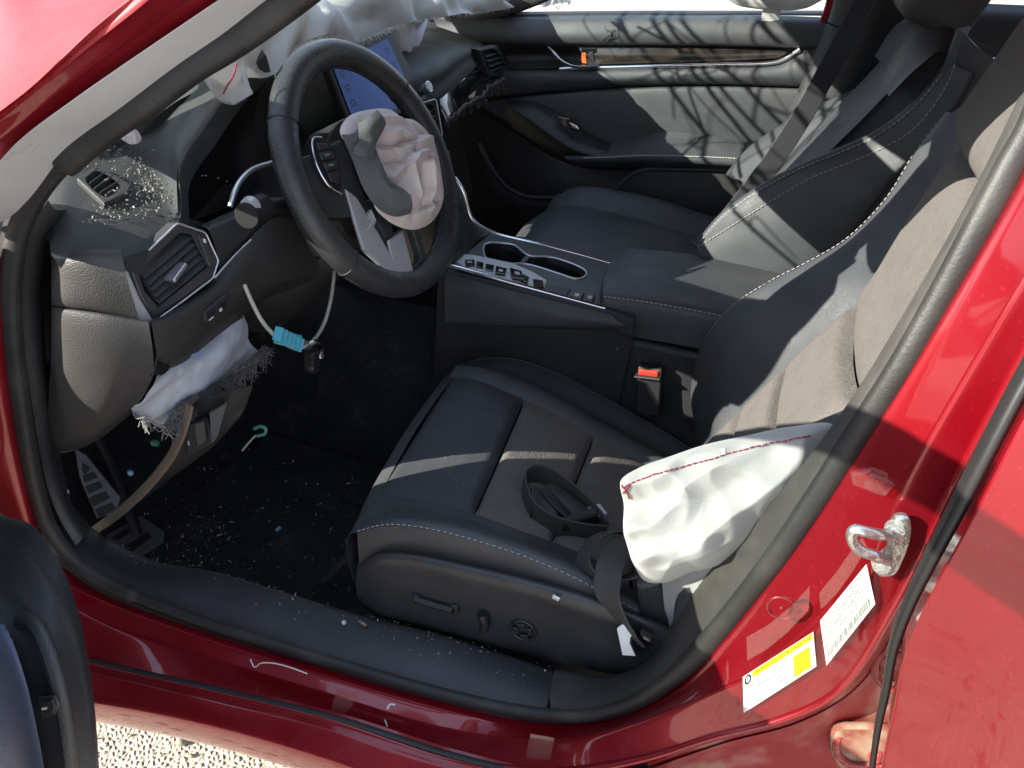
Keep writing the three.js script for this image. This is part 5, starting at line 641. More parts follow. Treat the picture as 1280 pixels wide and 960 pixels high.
  add('back_shell', back, loft([[[.62, .46, .62], [.66, .7, .63], [.78, .98, .60]], [[.66, .46, .55], [.72, .7, .55], [.82, 1.0, .54]], [[.66, .46, .2], [.72, .7, .2], [.82, 1.0, .22]], [[.62, .46, .13], [.66, .7, .12], [.78, .98, .15]]], { nu: 20, nv: 5 }), M.plastic);
  add('back_top', back, loft([[[.676, 1.01, .13], [.69, 1.02, .25], [.692, 1.022, .38], [.69, 1.02, .51], [.676, 1.01, .63]], [[.71, 1.03, .15], [.72, 1.045, .25], [.725, 1.05, .38], [.72, 1.045, .51], [.71, 1.03, .61]], [[.79, .99, .15], [.82, 1.005, .25], [.825, 1.01, .38], [.82, 1.005, .51], [.79, .99, .61]]], { nu: 24, nv: 5 }), M.leather);
  const hr = part('head_restraint', car, 'grey fabric head restraint of the driver seat');
  add('restraint_pad', hr, block([.732, 1.115, .385], [.10, .26, .27], { x: [.95, -.28, 0], y: [.28, .95, 0], r: .045, seg: 6 }), M.fabric);
  for (const zz of [.33, .44]) add('restraint_post', hr, cyl([.73, .98, zz], [.745, 1.06, zz], .006), M.satin);

  const bk = part('seat_belt_buckle', car, 'belt buckle with a red release button beside the driver seat');
  add('buckle_body', bk, block([.3792, .5288, .14], [.040, .085, .022], { x: [1, .12, 0], y: [.05, 1, -.1], r: .004 }), M.black);
  { const c = V([.3734, .5637, .14]); add('release_button', bk, block(c.add(new THREE.Vector3(0, -.001, .002)), [.032, .010, .018], { x: [1, .12, 0], y: [.05, 1, -.1], r: .003 }), M.red, 'red release button'); add('buckle_rim', bk, block(c.add(new THREE.Vector3(0, -.006, .004)), [.041, .003, .024], { x: [1, .12, 0], y: [.05, 1, -.1], r: .001 }), M.plasticSmooth); }

  // passenger seat
  const ps = part('passenger_seat', car, 'passenger seat cushion in black leather');
  const pl = (z, pts) => pts.map(([x, y]) => [x, y, z]);
  const oy = [[.02, .585], [.06, .60], [.15, .605], [.25, .60], [.36, .585], [.5, .57]], iy = [[.02, .575], [.06, .588], [.15, .588], [.25, .58], [.36, .568], [.5, .55]];
  add('bolster', ps, loft([pl(-.11, oy.map(([x, y]) => [x, y - .12])), pl(-.115, oy.map(([x, y]) => [x, y - .01])), pl(-.13, oy.map(([x, y]) => [x, y + .008])), pl(-.17, oy.map(([x, y]) => [x, y + .012])), pl(-.215, iy), pl(-.22, iy.map(([x, y]) => [x, y - .01]))], { nu: 40, nv: 5 }), M.leather);
  add('insert_panel', ps, loft([pl(-.22, iy.map(([x, y]) => [x, y - .006])), pl(-.235, iy.map(([x, y]) => [x, y + .002])), pl(-.37, iy.map(([x, y]) => [x, y + .008])), pl(-.50, iy.map(([x, y]) => [x, y + .002])), pl(-.515, iy.map(([x, y]) => [x, y - .006]))], { nu: 40, nv: 5 }), M.leather);
  add('bolster', ps, loft([pl(-.515, iy.map(([x, y]) => [x, y - .01])), pl(-.52, iy), pl(-.57, oy.map(([x, y]) => [x, y + .012])), pl(-.61, oy.map(([x, y]) => [x, y + .006])), pl(-.625, oy.map(([x, y]) => [x, y - .02])), pl(-.625, oy.map(([x, y]) => [x, y - .14]))], { nu: 40, nv: 5 }), M.leather);
  add('cushion_front', ps, loft([[[.024, .585, -.112], [.022, .592, -.17], [.022, .576, -.215], [.018, .582, -.37], [.022, .576, -.52], [.022, .592, -.57], [.024, .58, -.622]], [[.0, .57, -.112], [-.006, .575, -.17], [-.006, .56, -.215], [-.012, .568, -.37], [-.006, .56, -.52], [-.006, .575, -.57], [0, .565, -.622]], [[0, .5, -.112], [-.008, .5, -.17], [-.008, .49, -.215], [-.014, .5, -.37], [-.008, .49, -.52], [-.008, .5, -.57], [0, .5, -.622]], [[.05, .4, -.12], [.05, .4, -.17], [.05, .4, -.215], [.05, .4, -.37], [.05, .4, -.52], [.05, .4, -.57], [.05, .4, -.622]]], { nu: 40, nv: 5 }), M.leather);
  stuff(add('stitching', ps, stitches(pl(-.135, oy.map(([x, y]) => [x, y + .0105]))), M.thread));
  const T2 = [[.389, .688, -.13], [.4177, .7431, -.13], [.4474, .779, -.13], [.4836, .8149, -.13], [.5326, .8545, -.13], [.5811, .886, -.13], [.6217, .9154, -.13], [.6558, .9526, -.13], [.6782, .9915, -.13], [.6905, 1.0232, -.13], [.6954, 1.0552, -.13], [.696, 1.0793, -.13]];
  const dx = [[.40, .60], [.445, .68], [.50, .76], [.55, .84], [.60, .92], [.645, 1.0], [.67, 1.05]];
  const pb = part('passenger_seat_back', car, 'passenger seat back in black leather, its side partly in the sun');
  const q2 = seatBack(pb, T2, dx.map(([x, y]) => [x, y, 0]), 1, -.38, M.leather, { bolster: 'bolster' });
  add('insert_panel', pb, loft([-.54, -.53, -.38, -.23, -.22].map((zz, i) => dx.map(([x, y]) => [x - [-.008, 0, .012, 0, -.008][i] + 0, y, zz + 0])), { nu: 40, nv: 6 }), M.leather);
  // its inner side: a teardrop panel with a double seam
  const tt = T2.map(V);
  const side = [[.3907, .688, -.118], [.4578, .7578, -.112], [.5432, .8406, -.108], [.621, .8943, -.106], [.6677, .935, -.106], [.6885, .9738, -.106], [.6986, 1.0117, -.108], [.7005, 1.0404, -.112]];
  add('side_panel', pb, loft([off(T2, .002, -.002, .010), side, [[.407, .6705, -.108], [.499, .7293, -.1], [.5698, .7979, -.095], [.6356, .8633, -.092], [.6786, .9155, -.092], [.7009, .9594, -.093], [.7136, 1.0021, -.096], [.7166, 1.0331, -.1]], [[.4892, .6527, -.1], [.5527, .6741, -.1], [.6007, .72, -.095], [.636, .7983, -.09], [.6678, .8745, -.09], [.7003, .9362, -.09], [.7186, .987, -.095], [.7284, 1.0302, -.1]], off([[.4892, .6527, -.1], [.5527, .6741, -.1], [.6007, .72, -.095], [.636, .7983, -.09], [.6678, .8745, -.09], [.7003, .9362, -.09], [.7186, .987, -.095], [.7284, 1.0302, -.1]], .01, -.01, -.03)], { nu: 60, nv: 5 }), M.leather, 'smooth inner side of the passenger seat back');
  stuff(add('stitching', pb, stitches(off(side, 0, 0, .002), { step: .008, len: .0055, r: .0007 }), M.thread));
  stuff(add('stitching', pb, stitches(off(T2.slice(0, 10), 0, .001, .006), { step: .008, len: .0055 }), M.thread));
  add('back_shell', pb, loft([[[.55, .5, -.11], [.62, .72, -.11], [.74, 1.0, -.13]], [[.62, .5, -.18], [.70, .72, -.18], [.78, 1.02, -.2]], [[.62, .5, -.55], [.70, .72, -.55], [.78, 1.02, -.55]], [[.55, .5, -.63], [.6, .72, -.63], [.74, 1.0, -.6]]], { nu: 20, nv: 5 }), M.plastic);
  add('back_top', pb, loft([[[.63, .975, -.155], [.622, .985, -.22], [.632, .985, -.38], [.622, .985, -.54], [.63, .975, -.61]], [[.655, 1.025, -.13], [.645, 1.045, -.22], [.655, 1.05, -.38], [.645, 1.045, -.54], [.65, 1.035, -.62]], [[.69, 1.05, -.14], [.70, 1.07, -.22], [.70, 1.075, -.38], [.70, 1.07, -.54], [.69, 1.05, -.60]], [[.76, 1.0, -.14], [.78, 1.02, -.22], [.78, 1.03, -.38], [.78, 1.02, -.54], [.76, 1.0, -.60]]], { nu: 24, nv: 5 }), M.leather);
  const ph = part('head_restraint', car, 'black leather head restraint of the passenger seat');
  add('restraint_pad', ph, block([.70, 1.17, -.385], [.12, .22, .27], { x: [.95, -.3, 0], y: [.3, .95, 0], r: .028, seg: 6 }), M.leatherWarm);
  for (const zz of [-.33, -.44]) add('restraint_post', ph, cyl([.69, 1.0, zz], [.70, 1.1, zz], .006), M.satin);
  M.beltDark = phys({ color: C(.022, .023, .027), roughness: .6, bumpMap: webbing, bumpScale: .0004 });
  const pbelt = part('passenger_belt', car, 'dark belt drawn across the passenger seat back');
  add('belt_webbing', pbelt, ribbon([[.5911, 1.1198, -.6], [.5699, 1.0458, -.57], [.5461, .9663, -.52], [.5183, .8782, -.46], [.489, .8061, -.41], [.45, .7271, -.36], [.4138, .6676, -.3], [.3827, .6419, -.24]], [.8, .1, -.3], .040), M.beltDark);
}

// ---------------------------------------------------------------- fired airbags
{
  const big = part('passenger_airbag', car, 'large white airbag sheet slumped over the top of the dashboard');
  const low = [[-.17, .9939, .4664], [-.165, .9829, .4546], [-.16, .9711, .4453], [-.16, .9616, .4281], [-.16, .9561, .4129], [-.16, .979, .4009], [-.165, .9768, .3652], [-.17, .9704, .3264], [-.18, .9839, .2866], [-.19, .9939, .2256], [-.2, .9959, .1477], [-.215, .9799, .0498], [-.22, .9696, -.0266], [-.22, .9738, -.0705], [-.22, .9786, -.1261], [-.22, .9792, -.2341], [-.21, .9786, -.3659], [-.2, .9733, -.5715], [-.19, .9622, -.8326], [-.18, .9426, -1.2645]];
  const up = (k, y, x) => off(low, x, y, 0).map((p, i) => { p.z = low[i][2] * (1 - .06 * k); return p; });
  add('bag_sheet', big, loft([low, up(1, .025, -.012), up(1, .05, -.035), up(1, .065, -.09), up(1, .05, -.17), up(1, .01, -.26)], { nu: 150, nv: 8, t: .002, disp: (u, v, p) => .014 * Math.sin(u * 46 + 5 * N(u * 7, 2, v * 2)) * (1 - .6 * v) + .012 * fbm(p.z * 9, p.y * 6, 3) }), M.airbag);
  stuff(add('frayed_threads', big, mergeGeometries(Array.from({ length: 150 }, () => { const i = 8 + Math.floor(rnd() * (low.length - 9)), a = V(low[i - 1]).lerp(V(low[i]), rnd()).add(new THREE.Vector3(.004, .004, 0)); return tube([a, a.clone().add(new THREE.Vector3(.006 * rnd(), .004 * (rnd() - .5), .010 * (rnd() - .5))), a.clone().add(new THREE.Vector3(.010 * rnd(), -.010 * rnd(), .02 * (rnd() - .5)))], .0004, 4, false, 4); })), M.threadWhite));
  add('red_stitching', big, stitches([[-.145, .9748, .4606], [-.145, .9824, .4516], [-.145, .989, .4413], [-.145, .9969, .4337], [-.145, 1.0053, .4292]], { step: .006, len: .005, r: .0012 }), M.threadRed);
  const corner = part('airbag_cloth', car, 'grey white airbag cloth hanging beside the touch screen');
  add('cloth_fold', corner, loft([[[-.308, .9572, -.24], [-.2662, .9744, -.26], [-.2439, .9878, -.3], [-.2343, .9914, -.34]], [[-.2806, .948, -.22], [-.2478, .9555, -.24], [-.2297, .969, -.27], [-.224, .9775, -.31]], [[-.2543, .9316, -.215], [-.2354, .937, -.225], [-.2235, .9501, -.25], [-.2238, .9571, -.28]], [[-.2396, .9212, -.22], [-.2302, .9246, -.225], [-.2238, .9352, -.24], [-.223, .9447, -.26]]], { nu: 24, nv: 6, t: .002, disp: (u, v, p) => .006 * Math.sin(u * 16 + v * 3) + .004 * fbm(p.z * 30, p.y * 30, 5) }), M.airbagGrey);

  M.fringe = phys({ color: C(.15, .145, .14), roughness: .9 });
  const knee = part('knee_airbag', car, 'white knee airbag cloth with frayed edges under the dashboard');
  add('bag_sheet', knee, loft([[[-.16, .6701, .6232], [-.165, .6666, .5799], [-.165, .6666, .528], [-.165, .6688, .4765], [-.17, .6648, .4317]], [[-.155, .6609, .6452], [-.155, .6568, .6005], [-.152, .6557, .5521], [-.155, .6498, .4883], [-.165, .6403, .4314]], [[-.165, .6446, .6534], [-.16, .6374, .6102], [-.158, .631, .5586], [-.16, .6216, .4898], [-.17, .6112, .4168]], [[-.18, .6335, .6535], [-.175, .6029, .6199], [-.168, .6112, .572], [-.168, .6006, .4931], [-.178, .5866, .3987]], [[-.2, .5887, .6166], [-.2, .5624, .5862], [-.19, .577, .5409], [-.19, .5688, .4647], [-.2, .5594, .3724]]], { nu: 60, nv: 7, t: .002, disp: (u, v, p) => .005 * Math.sin(u * 9 + v * 5) + .005 * fbm(p.z * 20, p.y * 22, 7) }), M.airbagGrey);
  const line = curve([[-.165, .5963, .6203], [-.165, .6087, .5919], [-.165, .6074, .5639], [-.165, .6026, .5283], [-.165, .5975, .4906], [-.165, .5988, .4532], [-.165, .5996, .418], [-.165, .604, .4052]]), far = curve([[-.17, .6406, .6607], [-.17, .6211, .6475], [-.17, .6042, .6315], [-.17, .5887, .6143]]);
  const fuzz = (c, n, len, m) => mergeGeometries(Array.from({ length: n }, () => { const a = c.getPointAt(rnd()), r = () => len * (rnd() - .5); return tube([a, a.clone().add(new THREE.Vector3(.012 * rnd(), r() * .5 - .004, r() * .6)), a.clone().add(new THREE.Vector3(.02 * rnd(), r() - len * .35, r()))], .0004, 7, false, 4); }));
  stuff(add('frayed_threads', knee, fuzz(line, 380, .040), M.fringe, 'grey frayed fringe')); stuff(add('frayed_threads', knee, fuzz(far, 45, .022), M.thread));
  add('printed_mark', knee, plate([[-.146, .6794, .5772], [-.146, .6758, .5561], [-.146, .6693, .5526], [-.146, .672, .5741]], .0006, { bevel: 0, face: [1, 0, 0] }), phys({ color: C(.25, .3, .5), roughness: .8 }));

  const sb = part('side_airbag', car, 'white side airbag spilling from the driver seat with dark red stitching');
  const O = [[.4119, .6801, .5967], [.4269, .6983, .5915], [.4534, .7184, .5887], [.4848, .7413, .5858], [.52, .7624, .585], [.5604, .7856, .5846], [.5977, .8004, .5877], [.6025, .7877, .5958], [.5965, .762, .6074], [.5827, .7315, .6194], [.5645, .7007, .6303], [.5444, .6742, .6383], [.5227, .6501, .6446], [.5011, .6286, .6496], [.4804, .6101, .6532], [.4595, .6023, .6512], [.446, .6117, .6424], [.4351, .6241, .6327], [.4245, .6422, .6201], [.4195, .6597, .6095]].map((p, i) => { const v = V(p); if (i > 7 && i < 13) v.z += .01; return v; });
  add('bag', sb, puff(O, .040, [-.25, .5, .82], (a, s, p) => .020 * (1 - 2.6 * Math.abs(N(p.x * 6 + p.y * 5, p.x * 14 - p.y * 19, 3))) + .011 * (1 - 3 * Math.abs(N(p.x * 17 + 5, p.y * 19 + 2, 4))) + .0015 * fbm(p.x * 30, p.y * 34, 2) + .004 * Math.sin(p.x * 190 + 4 * N(p.x * 20, p.y * 20, 1)) * Math.exp(-Math.abs(s - .72) * 9), { na: 190, nr: 40, centre: V([.5089, .6997, .6146]) }), M.airbag);
  add('bag_tail', sb, loft([[[.4743, .5979, .635], [.4921, .6163, .64], [.5126, .6411, .645], [.528, .6653, .65]], [[.4793, .5759, .632], [.4942, .5955, .64], [.5104, .6192, .645], [.5248, .647, .65]], [[.4875, .5451, .628], [.4969, .568, .636], [.5073, .5899, .642], [.5189, .6275, .648]], [[.4948, .5183, .622], [.4984, .5356, .63], [.503, .5536, .636], [.5108, .591, .644]]], { nu: 24, nv: 6, t: .002, disp: (u, v, p) => .003 * fbm(p.x * 30, p.y * 30, 6) }), M.airbag);
  const bg = sb.children[0].geometry.attributes.position, upv = new THREE.Vector3(-.25, .5, .82).normalize();
  const onBag = (pts) => pts.map((p) => { const q = V(p); let best = 1e9, r = q; for (let i = 0; i < 191 * 41 && i < bg.count; i++) { const v = new THREE.Vector3().fromBufferAttribute(bg, i), w = v.clone().sub(q), d = w.clone().addScaledVector(upv, -w.dot(upv)).length(); if (d < best) { best = d; r = v; } } return r.addScaledVector(upv, .0022); });
  const seamLine = onBag(curve([[.4205, .688, .6183], [.432, .6979, .6165], [.4539, .7131, .6149], [.4823, .7322, .6132], [.5062, .7485, .6116], [.5294, .7643, .6101], [.5488, .7771, .609], [.5681, .7877, .6091], [.5808, .7944, .6093]]).getSpacedPoints(26));
  add('red_stitching', sb, mergeGeometries([stitches(seamLine, { step: .006, len: .0044, r: .0007 }), stitches(onBag([[.4197, .6908, .6167], [.4259, .6879, .62], [.4261, .6811, .6235]]), { step: .004, len: .0036, r: .001 }), stitches(onBag([[.4199, .684, .6203], [.4254, .69, .6187], [.432, .6948, .6181]]), { step: .004, len: .0036, r: .001 })]), M.threadRed);
  const bar = canvasMat(256, 64, (g, w, h) => { g.fillStyle = '#efeeea'; g.fillRect(0, 0, w, h); g.fillStyle = '#555'; let x = 14, k = 3; while (x < w - 14) { const b = 2 + (k * 7) % 5; g.fillRect(x, 10, b, 40); x += b + 3 + (k * 5) % 4; k++; } }, { roughness: .8 });
  sticker(onBag([[.4861, .7423, .609], [.5106, .7587, .6075], [.514, .755, .6105], [.4903, .7389, .612]]), bar, 'barcode_print', sb, 'grey barcode printed on the airbag hem');

  const cd = part('curtain_airbag', car, 'white curtain airbag hanging along the driver side roof rail');
  add('curtain_sheet', cd, loft([[[.09, 1.255, .625], [.3, 1.315, .61], [.6, 1.35, .605], [1.2, 1.35, .60]], [[.10, 1.20, .635], [.3, 1.25, .62], [.6, 1.28, .615], [1.2, 1.28, .61]], [[.115, 1.145, .64], [.25, 1.165, .63], [.6, 1.205, .62], [1.2, 1.21, .61]]], { nu: 60, nv: 6, t: .002, disp: (u, v) => .006 * Math.sin(u * 40 + 4 * v) }), M.airbag);
  const cu = part('curtain_airbag', car, 'white end of the curtain airbag hanging at the passenger window');
  add('hanging_strap', cu, plate([[.3733, 1.0936, -.705], [.4059, 1.0967, -.705], [.4214, 1.0395, -.705], [.4229, 1.0127, -.705], [.4037, 1.0074, -.705], [.385, 1.0069, -.705], [.3835, 1.0355, -.705]], .002, { bevel: .0006, face: [0, 0, 1] }), M.airbag);
  add('rolled_edge', cu, sweep([[.3033, 1.0589, -.7], [.3319, 1.0462, -.7], [.3667, 1.0435, -.7], [.4168, 1.0457, -.7], [.4647, 1.0539, -.7], [.4927, 1.0722, -.7]], oval(.012, .014, 12), [0, 0, 1], { n: 40 }), M.airbag);
  add('curtain_sheet', cu, loft([[[.3067, 1.0593, -.7], [.3743, 1.0475, -.7], [.4316, 1.0535, -.7], [.4872, 1.0746, -.7]], off([[.3067, 1.0593, -.7], [.3743, 1.0475, -.7], [.4316, 1.0535, -.7], [.4872, 1.0746, -.7]], 0, .12, .04), off([[.3067, 1.0593, -.7], [.3743, 1.0475, -.7], [.4316, 1.0535, -.7], [.4872, 1.0746, -.7]], 0, .24, .10)], { nu: 20, nv: 4, t: .002 }), M.airbag);
  stuff(add('loose_threads', cu, mergeGeometries(Array.from({ length: 9 }, (_, i) => tube([[-.0633, 1.0245, -.6], [-.0536, 1.0031, -.6], [-.0559, .9899, -.6]].map((p) => V(p).add(new THREE.Vector3(.03 * (rnd() - .5), .004 * rnd(), .02 * (rnd() - .5)))), .0007, 8, false, 4))), M.threadWhite));
}

// ---------------------------------------------------------------- driver belt
{
  const b = part('driver_belt', car, 'slack dark seat belt looped on the driver cushion');
  const up = (s) => (t) => new THREE.Vector3(.0 + s[0], 1, s[1]);
  const yb = (pts, lift) => pts;
  add('belt_loop', b, ribbon([[.3892, .5097, .4924], [.3581, .5149, .5061], [.3275, .52, .5128], [.2986, .5247, .5046], [.2779, .5279, .4793], [.2684, .5313, .4549], [.2746, .5332, .4395], [.2959, .5307, .4338], [.3287, .5233, .4426], [.3605, .5162, .4587], [.3796, .5111, .4715], [.3903, .5074, .4825]], (t) => new THREE.Vector3(.12, 1, .25), .040), M.belt);
  add('belt_loop', b, ribbon([[.4414, .5553, .5489], [.4245, .558, .5353], [.4043, .5613, .5438], [.3904, .5628, .5639], [.386, .5627, .5879], [.3894, .5613, .6075], [.4008, .5595, .6183], [.4187, .5596, .62], [.4383, .5613, .6107], [.455, .5666, .5985], [.4691, .5661, .5752]], (t) => new THREE.Vector3(.40, .58, .50), .038), M.belt);
  add('belt_run', b, ribbon([[.4244, .5683, .56], [.4206, .5751, .59], [.4184, .5791, .615], [.4196, .5784, .635], [.4259, .5735, .655], [.4366, .5638, .665], [.4512, .5465, .668], [.4636, .526, .662]], (t) => new THREE.Vector3(.75, .15, .55), .031), M.belt);
  add('belt_run', b, ribbon([[.3009, .5197, .4315], [.3331, .5146, .4547], [.3661, .5093, .4684]], (t) => new THREE.Vector3(.9, .1, -.9), .044), M.belt);
  const tg = part('belt_tongue', car, 'black belt tongue lying on the driver seat');
  add('tongue_body', tg, block([.3559, .5233, .4941], [.052, .016, .014], { x: [.70, .02, -.72], y: [0, 1, 0], r: .004 }), M.black);
  add('tongue_plate', tg, block([.3688, .521, .4681], [.030, .004, .022], { x: [.75, .05, -.66], y: [0, 1, 0], r: .0015 }), M.satin);
  add('tongue_plate', tg, plate([[.3038, .5357, .4616], [.316, .5336, .4494], [.3623, .5261, .4707], [.3496, .5284, .4966]], .003, { bevel: .001, face: [0, 1, .2] }), M.plasticSmooth);
  add('belt_stop', b, block([.2912, .5258, .492], [.022, .03, .004], { x: [.3, .1, 1], y: [0, 1, 0], r: .001 }), M.black);
  const an = part('belt_anchor', car, 'torn white label and broken cover at the belt anchor');
  add('torn_label', an, plate([[.4428, .5445, .672], [.4468, .5523, .672], [.4545, .5533, .672], [.4614, .5478, .672], [.4586, .538, .672], [.459, .5295, .672], [.4677, .5134, .672], [.4543, .5085, .672], [.4477, .5294, .672]], .0012, { bevel: .0003, face: [0, 0, 1] }), phys({ color: C(.75, .76, .74), roughness: .5 }));
  add('anchor_cover', an, plate([[.4587, .5321, .664], [.4673, .5384, .664], [.4819, .5338, .664], [.4806, .5208, .664], [.4711, .5036, .664], [.4634, .5129, .664]], .012, { bevel: .003, face: [0, 0, 1] }), M.blackGloss);
  add('anchor_cover', an, plate([[.4514, .5723, .63], [.4753, .5867, .63], [.493, .5408, .625], [.4961, .5091, .62], [.4846, .4909, .62], [.4657, .506, .63]], .02, { bevel: .004, face: [0, 0, 1] }), M.plastic);
  add('trim_clip', an, block([.3702, .5444, .655], [.009, .006, .003], { x: [1, -.3, 0], r: .001 }), M.satin);
}

// ---------------------------------------------------------------- things on the pillar: striker, stickers
{
  const st = part('door_striker', car, 'zinc plated door striker bolted to the pillar');
  add('striker_plate', st, plate([[.6276, .8375, .766], [.635, .8401, .766], [.6395, .8342, .766], [.6429, .8216, .766], [.6441, .8, .766], [.6426, .7864, .766], [.6338, .7813, .766], [.6275, .787, .766], [.626, .7962, .766], [.63, .8058, .766], [.6275, .8252, .766]], .008, { bevel: .0025, smooth: true, face: [0, 0, 1] }), M.zinc);
  add('striker_loop', st, sweep([[.6278, .8239, .768], [.6161, .8344, .786], [.6056, .8368, .79], [.5998, .8362, .79], [.599, .8314, .79], [.6028, .8238, .79], [.6083, .8197, .79], [.6179, .817, .788], [.6326, .8005, .768]], oval(.0042, .0042, 10), [0, 0, 1], { n: 60 }), M.zinc);
  for (const p of [[.6302, .8289, .7665], [.6312, .7938, .7665]]) { const c = V(p); add('striker_bolt', st, cyl([c.x, c.y, c.z - .002], [c.x, c.y, c.z + .003], .0072, .0062), M.zinc); add('bolt_socket', st, cyl([c.x, c.y, c.z + .002], [c.x, c.y, c.z + .0035], .0032, .003, 6), M.silverPaint); }
  // small print too fine to read: rows of letter-sized strokes
  const strokes = (g, x, y, w, h, k) => { let p = x, i = 0; while (p < x + w) { const l = 4 + hash(i, k, 3) * 9; if (hash(i, k, 5) > .16) { g.fillRect(p, y, 4, h); g.fillRect(p, y + h * hash(i, k, 7) * .8, l, 4); if (hash(i, k, 9) > .5) g.fillRect(p + l - 3, y, 4, h); } p += l + 6; i++; } };
  const tyre = canvasMat(1024, 512, (g, w, h) => {
    g.fillStyle = '#d9d9d4'; g.fillRect(0, 0, w, h); g.strokeStyle = '#333'; g.lineWidth = 5; g.strokeRect(3, 3, w - 6, h - 6);
    g.fillStyle = '#f5dc14'; g.fillRect(150, 14, w - 170, 88); g.fillStyle = '#2b2a10'; g.font = 'bold 60px sans-serif'; g.textBaseline = 'middle'; g.fillText('TIRE AND LOADING INFORMATION', 166, 60, w - 210);
    g.fillStyle = '#222'; g.beginPath(); g.ellipse(82, 82, 52, 66, 0, 0, 7); g.fill(); g.fillStyle = '#ddd'; g.beginPath(); g.ellipse(82, 82, 28, 40, 0, 0, 7); g.fill(); g.fillStyle = '#555'; g.beginPath(); g.ellipse(82, 82, 12, 18, 0, 0, 7); g.fill();
    g.fillStyle = '#111'; strokes(g, 160, 124, 560, 22, 5); g.fillRect(20, 164, w - 330, 3); strokes(g, 28, 182, 640, 18, 11);
    g.fillRect(20, 216, w - 330, 4);
    for (const y of [290, 360, 430]) g.fillRect(20, y, w - 330, 3); for (const x of [20, 170, 430, w - 310]) g.fillRect(x, 216, 3, 270);
    for (let i = 0; i < 4; i++) { strokes(g, 34, 240 + 70 * i, 120, 26, 20 + i); strokes(g, 190, 240 + 70 * i, 220, 28, 30 + i); strokes(g, 446, 240 + 70 * i, 240, 28, 40 + i); }
    g.fillStyle = '#f5dc14'; g.fillRect(w - 292, 170, 226, 300); g.fillStyle = '#3a3810'; g.font = 'bold 36px sans-serif'; for (let i = 0; i < 4; i++) strokes(g, w - 282, 196 + 68 * i, 204, 34, 50 + i);
    g.fillStyle = '#333'; strokes(g, w - 60, 412, 44, 40, 61);
  }, { roughness: .35 });
  sticker([[.5641, .6295, .7615], [.6049, .7054, .7615], [.6172, .6683, .7615], [.5748, .5846, .7615]], tyre, 'tyre_sticker', car, 'white and yellow tyre and loading information sticker on the pillar');
  const cert = canvasMat(768, 512, (g, w, h) => {
    g.fillStyle = '#d6d7d2'; g.fillRect(0, 0, w, h); g.fillStyle = '#333'; g.textBaseline = 'middle'; g.font = 'bold 36px sans-serif';
    for (let i = 0; i < 8; i++) { g.fillStyle = i % 2 ? '#3c4a34' : '#2c2f2a'; strokes(g, 30, 26 + 40 * i, w - 90 - 60 * (i % 3), 26, 70 + i); }
    g.fillStyle = '#20241e'; let x = 40, k = 2; while (x < w - 60) { const b = 3 + (k * 11) % 7; g.fillRect(x, 372, b, 90); x += b + 4 + (k * 7) % 6; k++; }
  }, { roughness: .35 });
  sticker([[.6066, .7182, .7615], [.6226, .7869, .7615], [.6394, .7511, .7615], [.6239, .6724, .7615]], cert, 'certification_sticker', car, 'white certification sticker with a barcode below the striker');
  for (const q of [[[.5574, .6744, .7595], [.5706, .6949, .7595], [.5831, .7237, .7595], [.5906, .7484, .7595], [.5961, .7246, .7595], [.5871, .6945, .7595], [.5757, .6678, .7595], [.5639, .6481, .7595]], [[.5991, .744, .7595], [.6052, .769, .7595], [.6101, .7959, .7595], [.6135, .8085, .7595], [.6191, .801, .7595], [.616, .775, .7595], [.6113, .7489, .7595], [.6045, .7282, .7595]]]) add('film_label', car, plate(q, .0006, { bevel: 0, smooth: false, face: [0, 0, 1] }), M.film, 'clear film label on the red pillar');
  { const c = V([.5766, .7158, .757]); const e = part('pillar_plug', car, 'round red plug in the pillar'); add('plug_ring', e, new THREE.TorusGeometry(.0115, .0016, 8, 36).translate(c.x, c.y, c.z), M.paint); add('plug_dot', e, new THREE.SphereGeometry(.002, 12, 8).translate(c.x, c.y, c.z), M.paint); }
  const pc = part('pillar_clip', car, 'small clear clip on the pillar beside the seal'); add('clip_body', pc, plate([[.5918, .8538, .748], [.604, .8622, .748], [.6167, .8605, .748], [.6197, .8541, .748], [.6149, .8404, .748], [.5969, .8435, .748]], .006, { bevel: .003, face: [0, 0, 1] }), M.film); add('clip_body', pc, block([.6121, .853, .752], [.018, .014, .006], { x: [1, -.2, 0], r: .003 }), M.film);
}

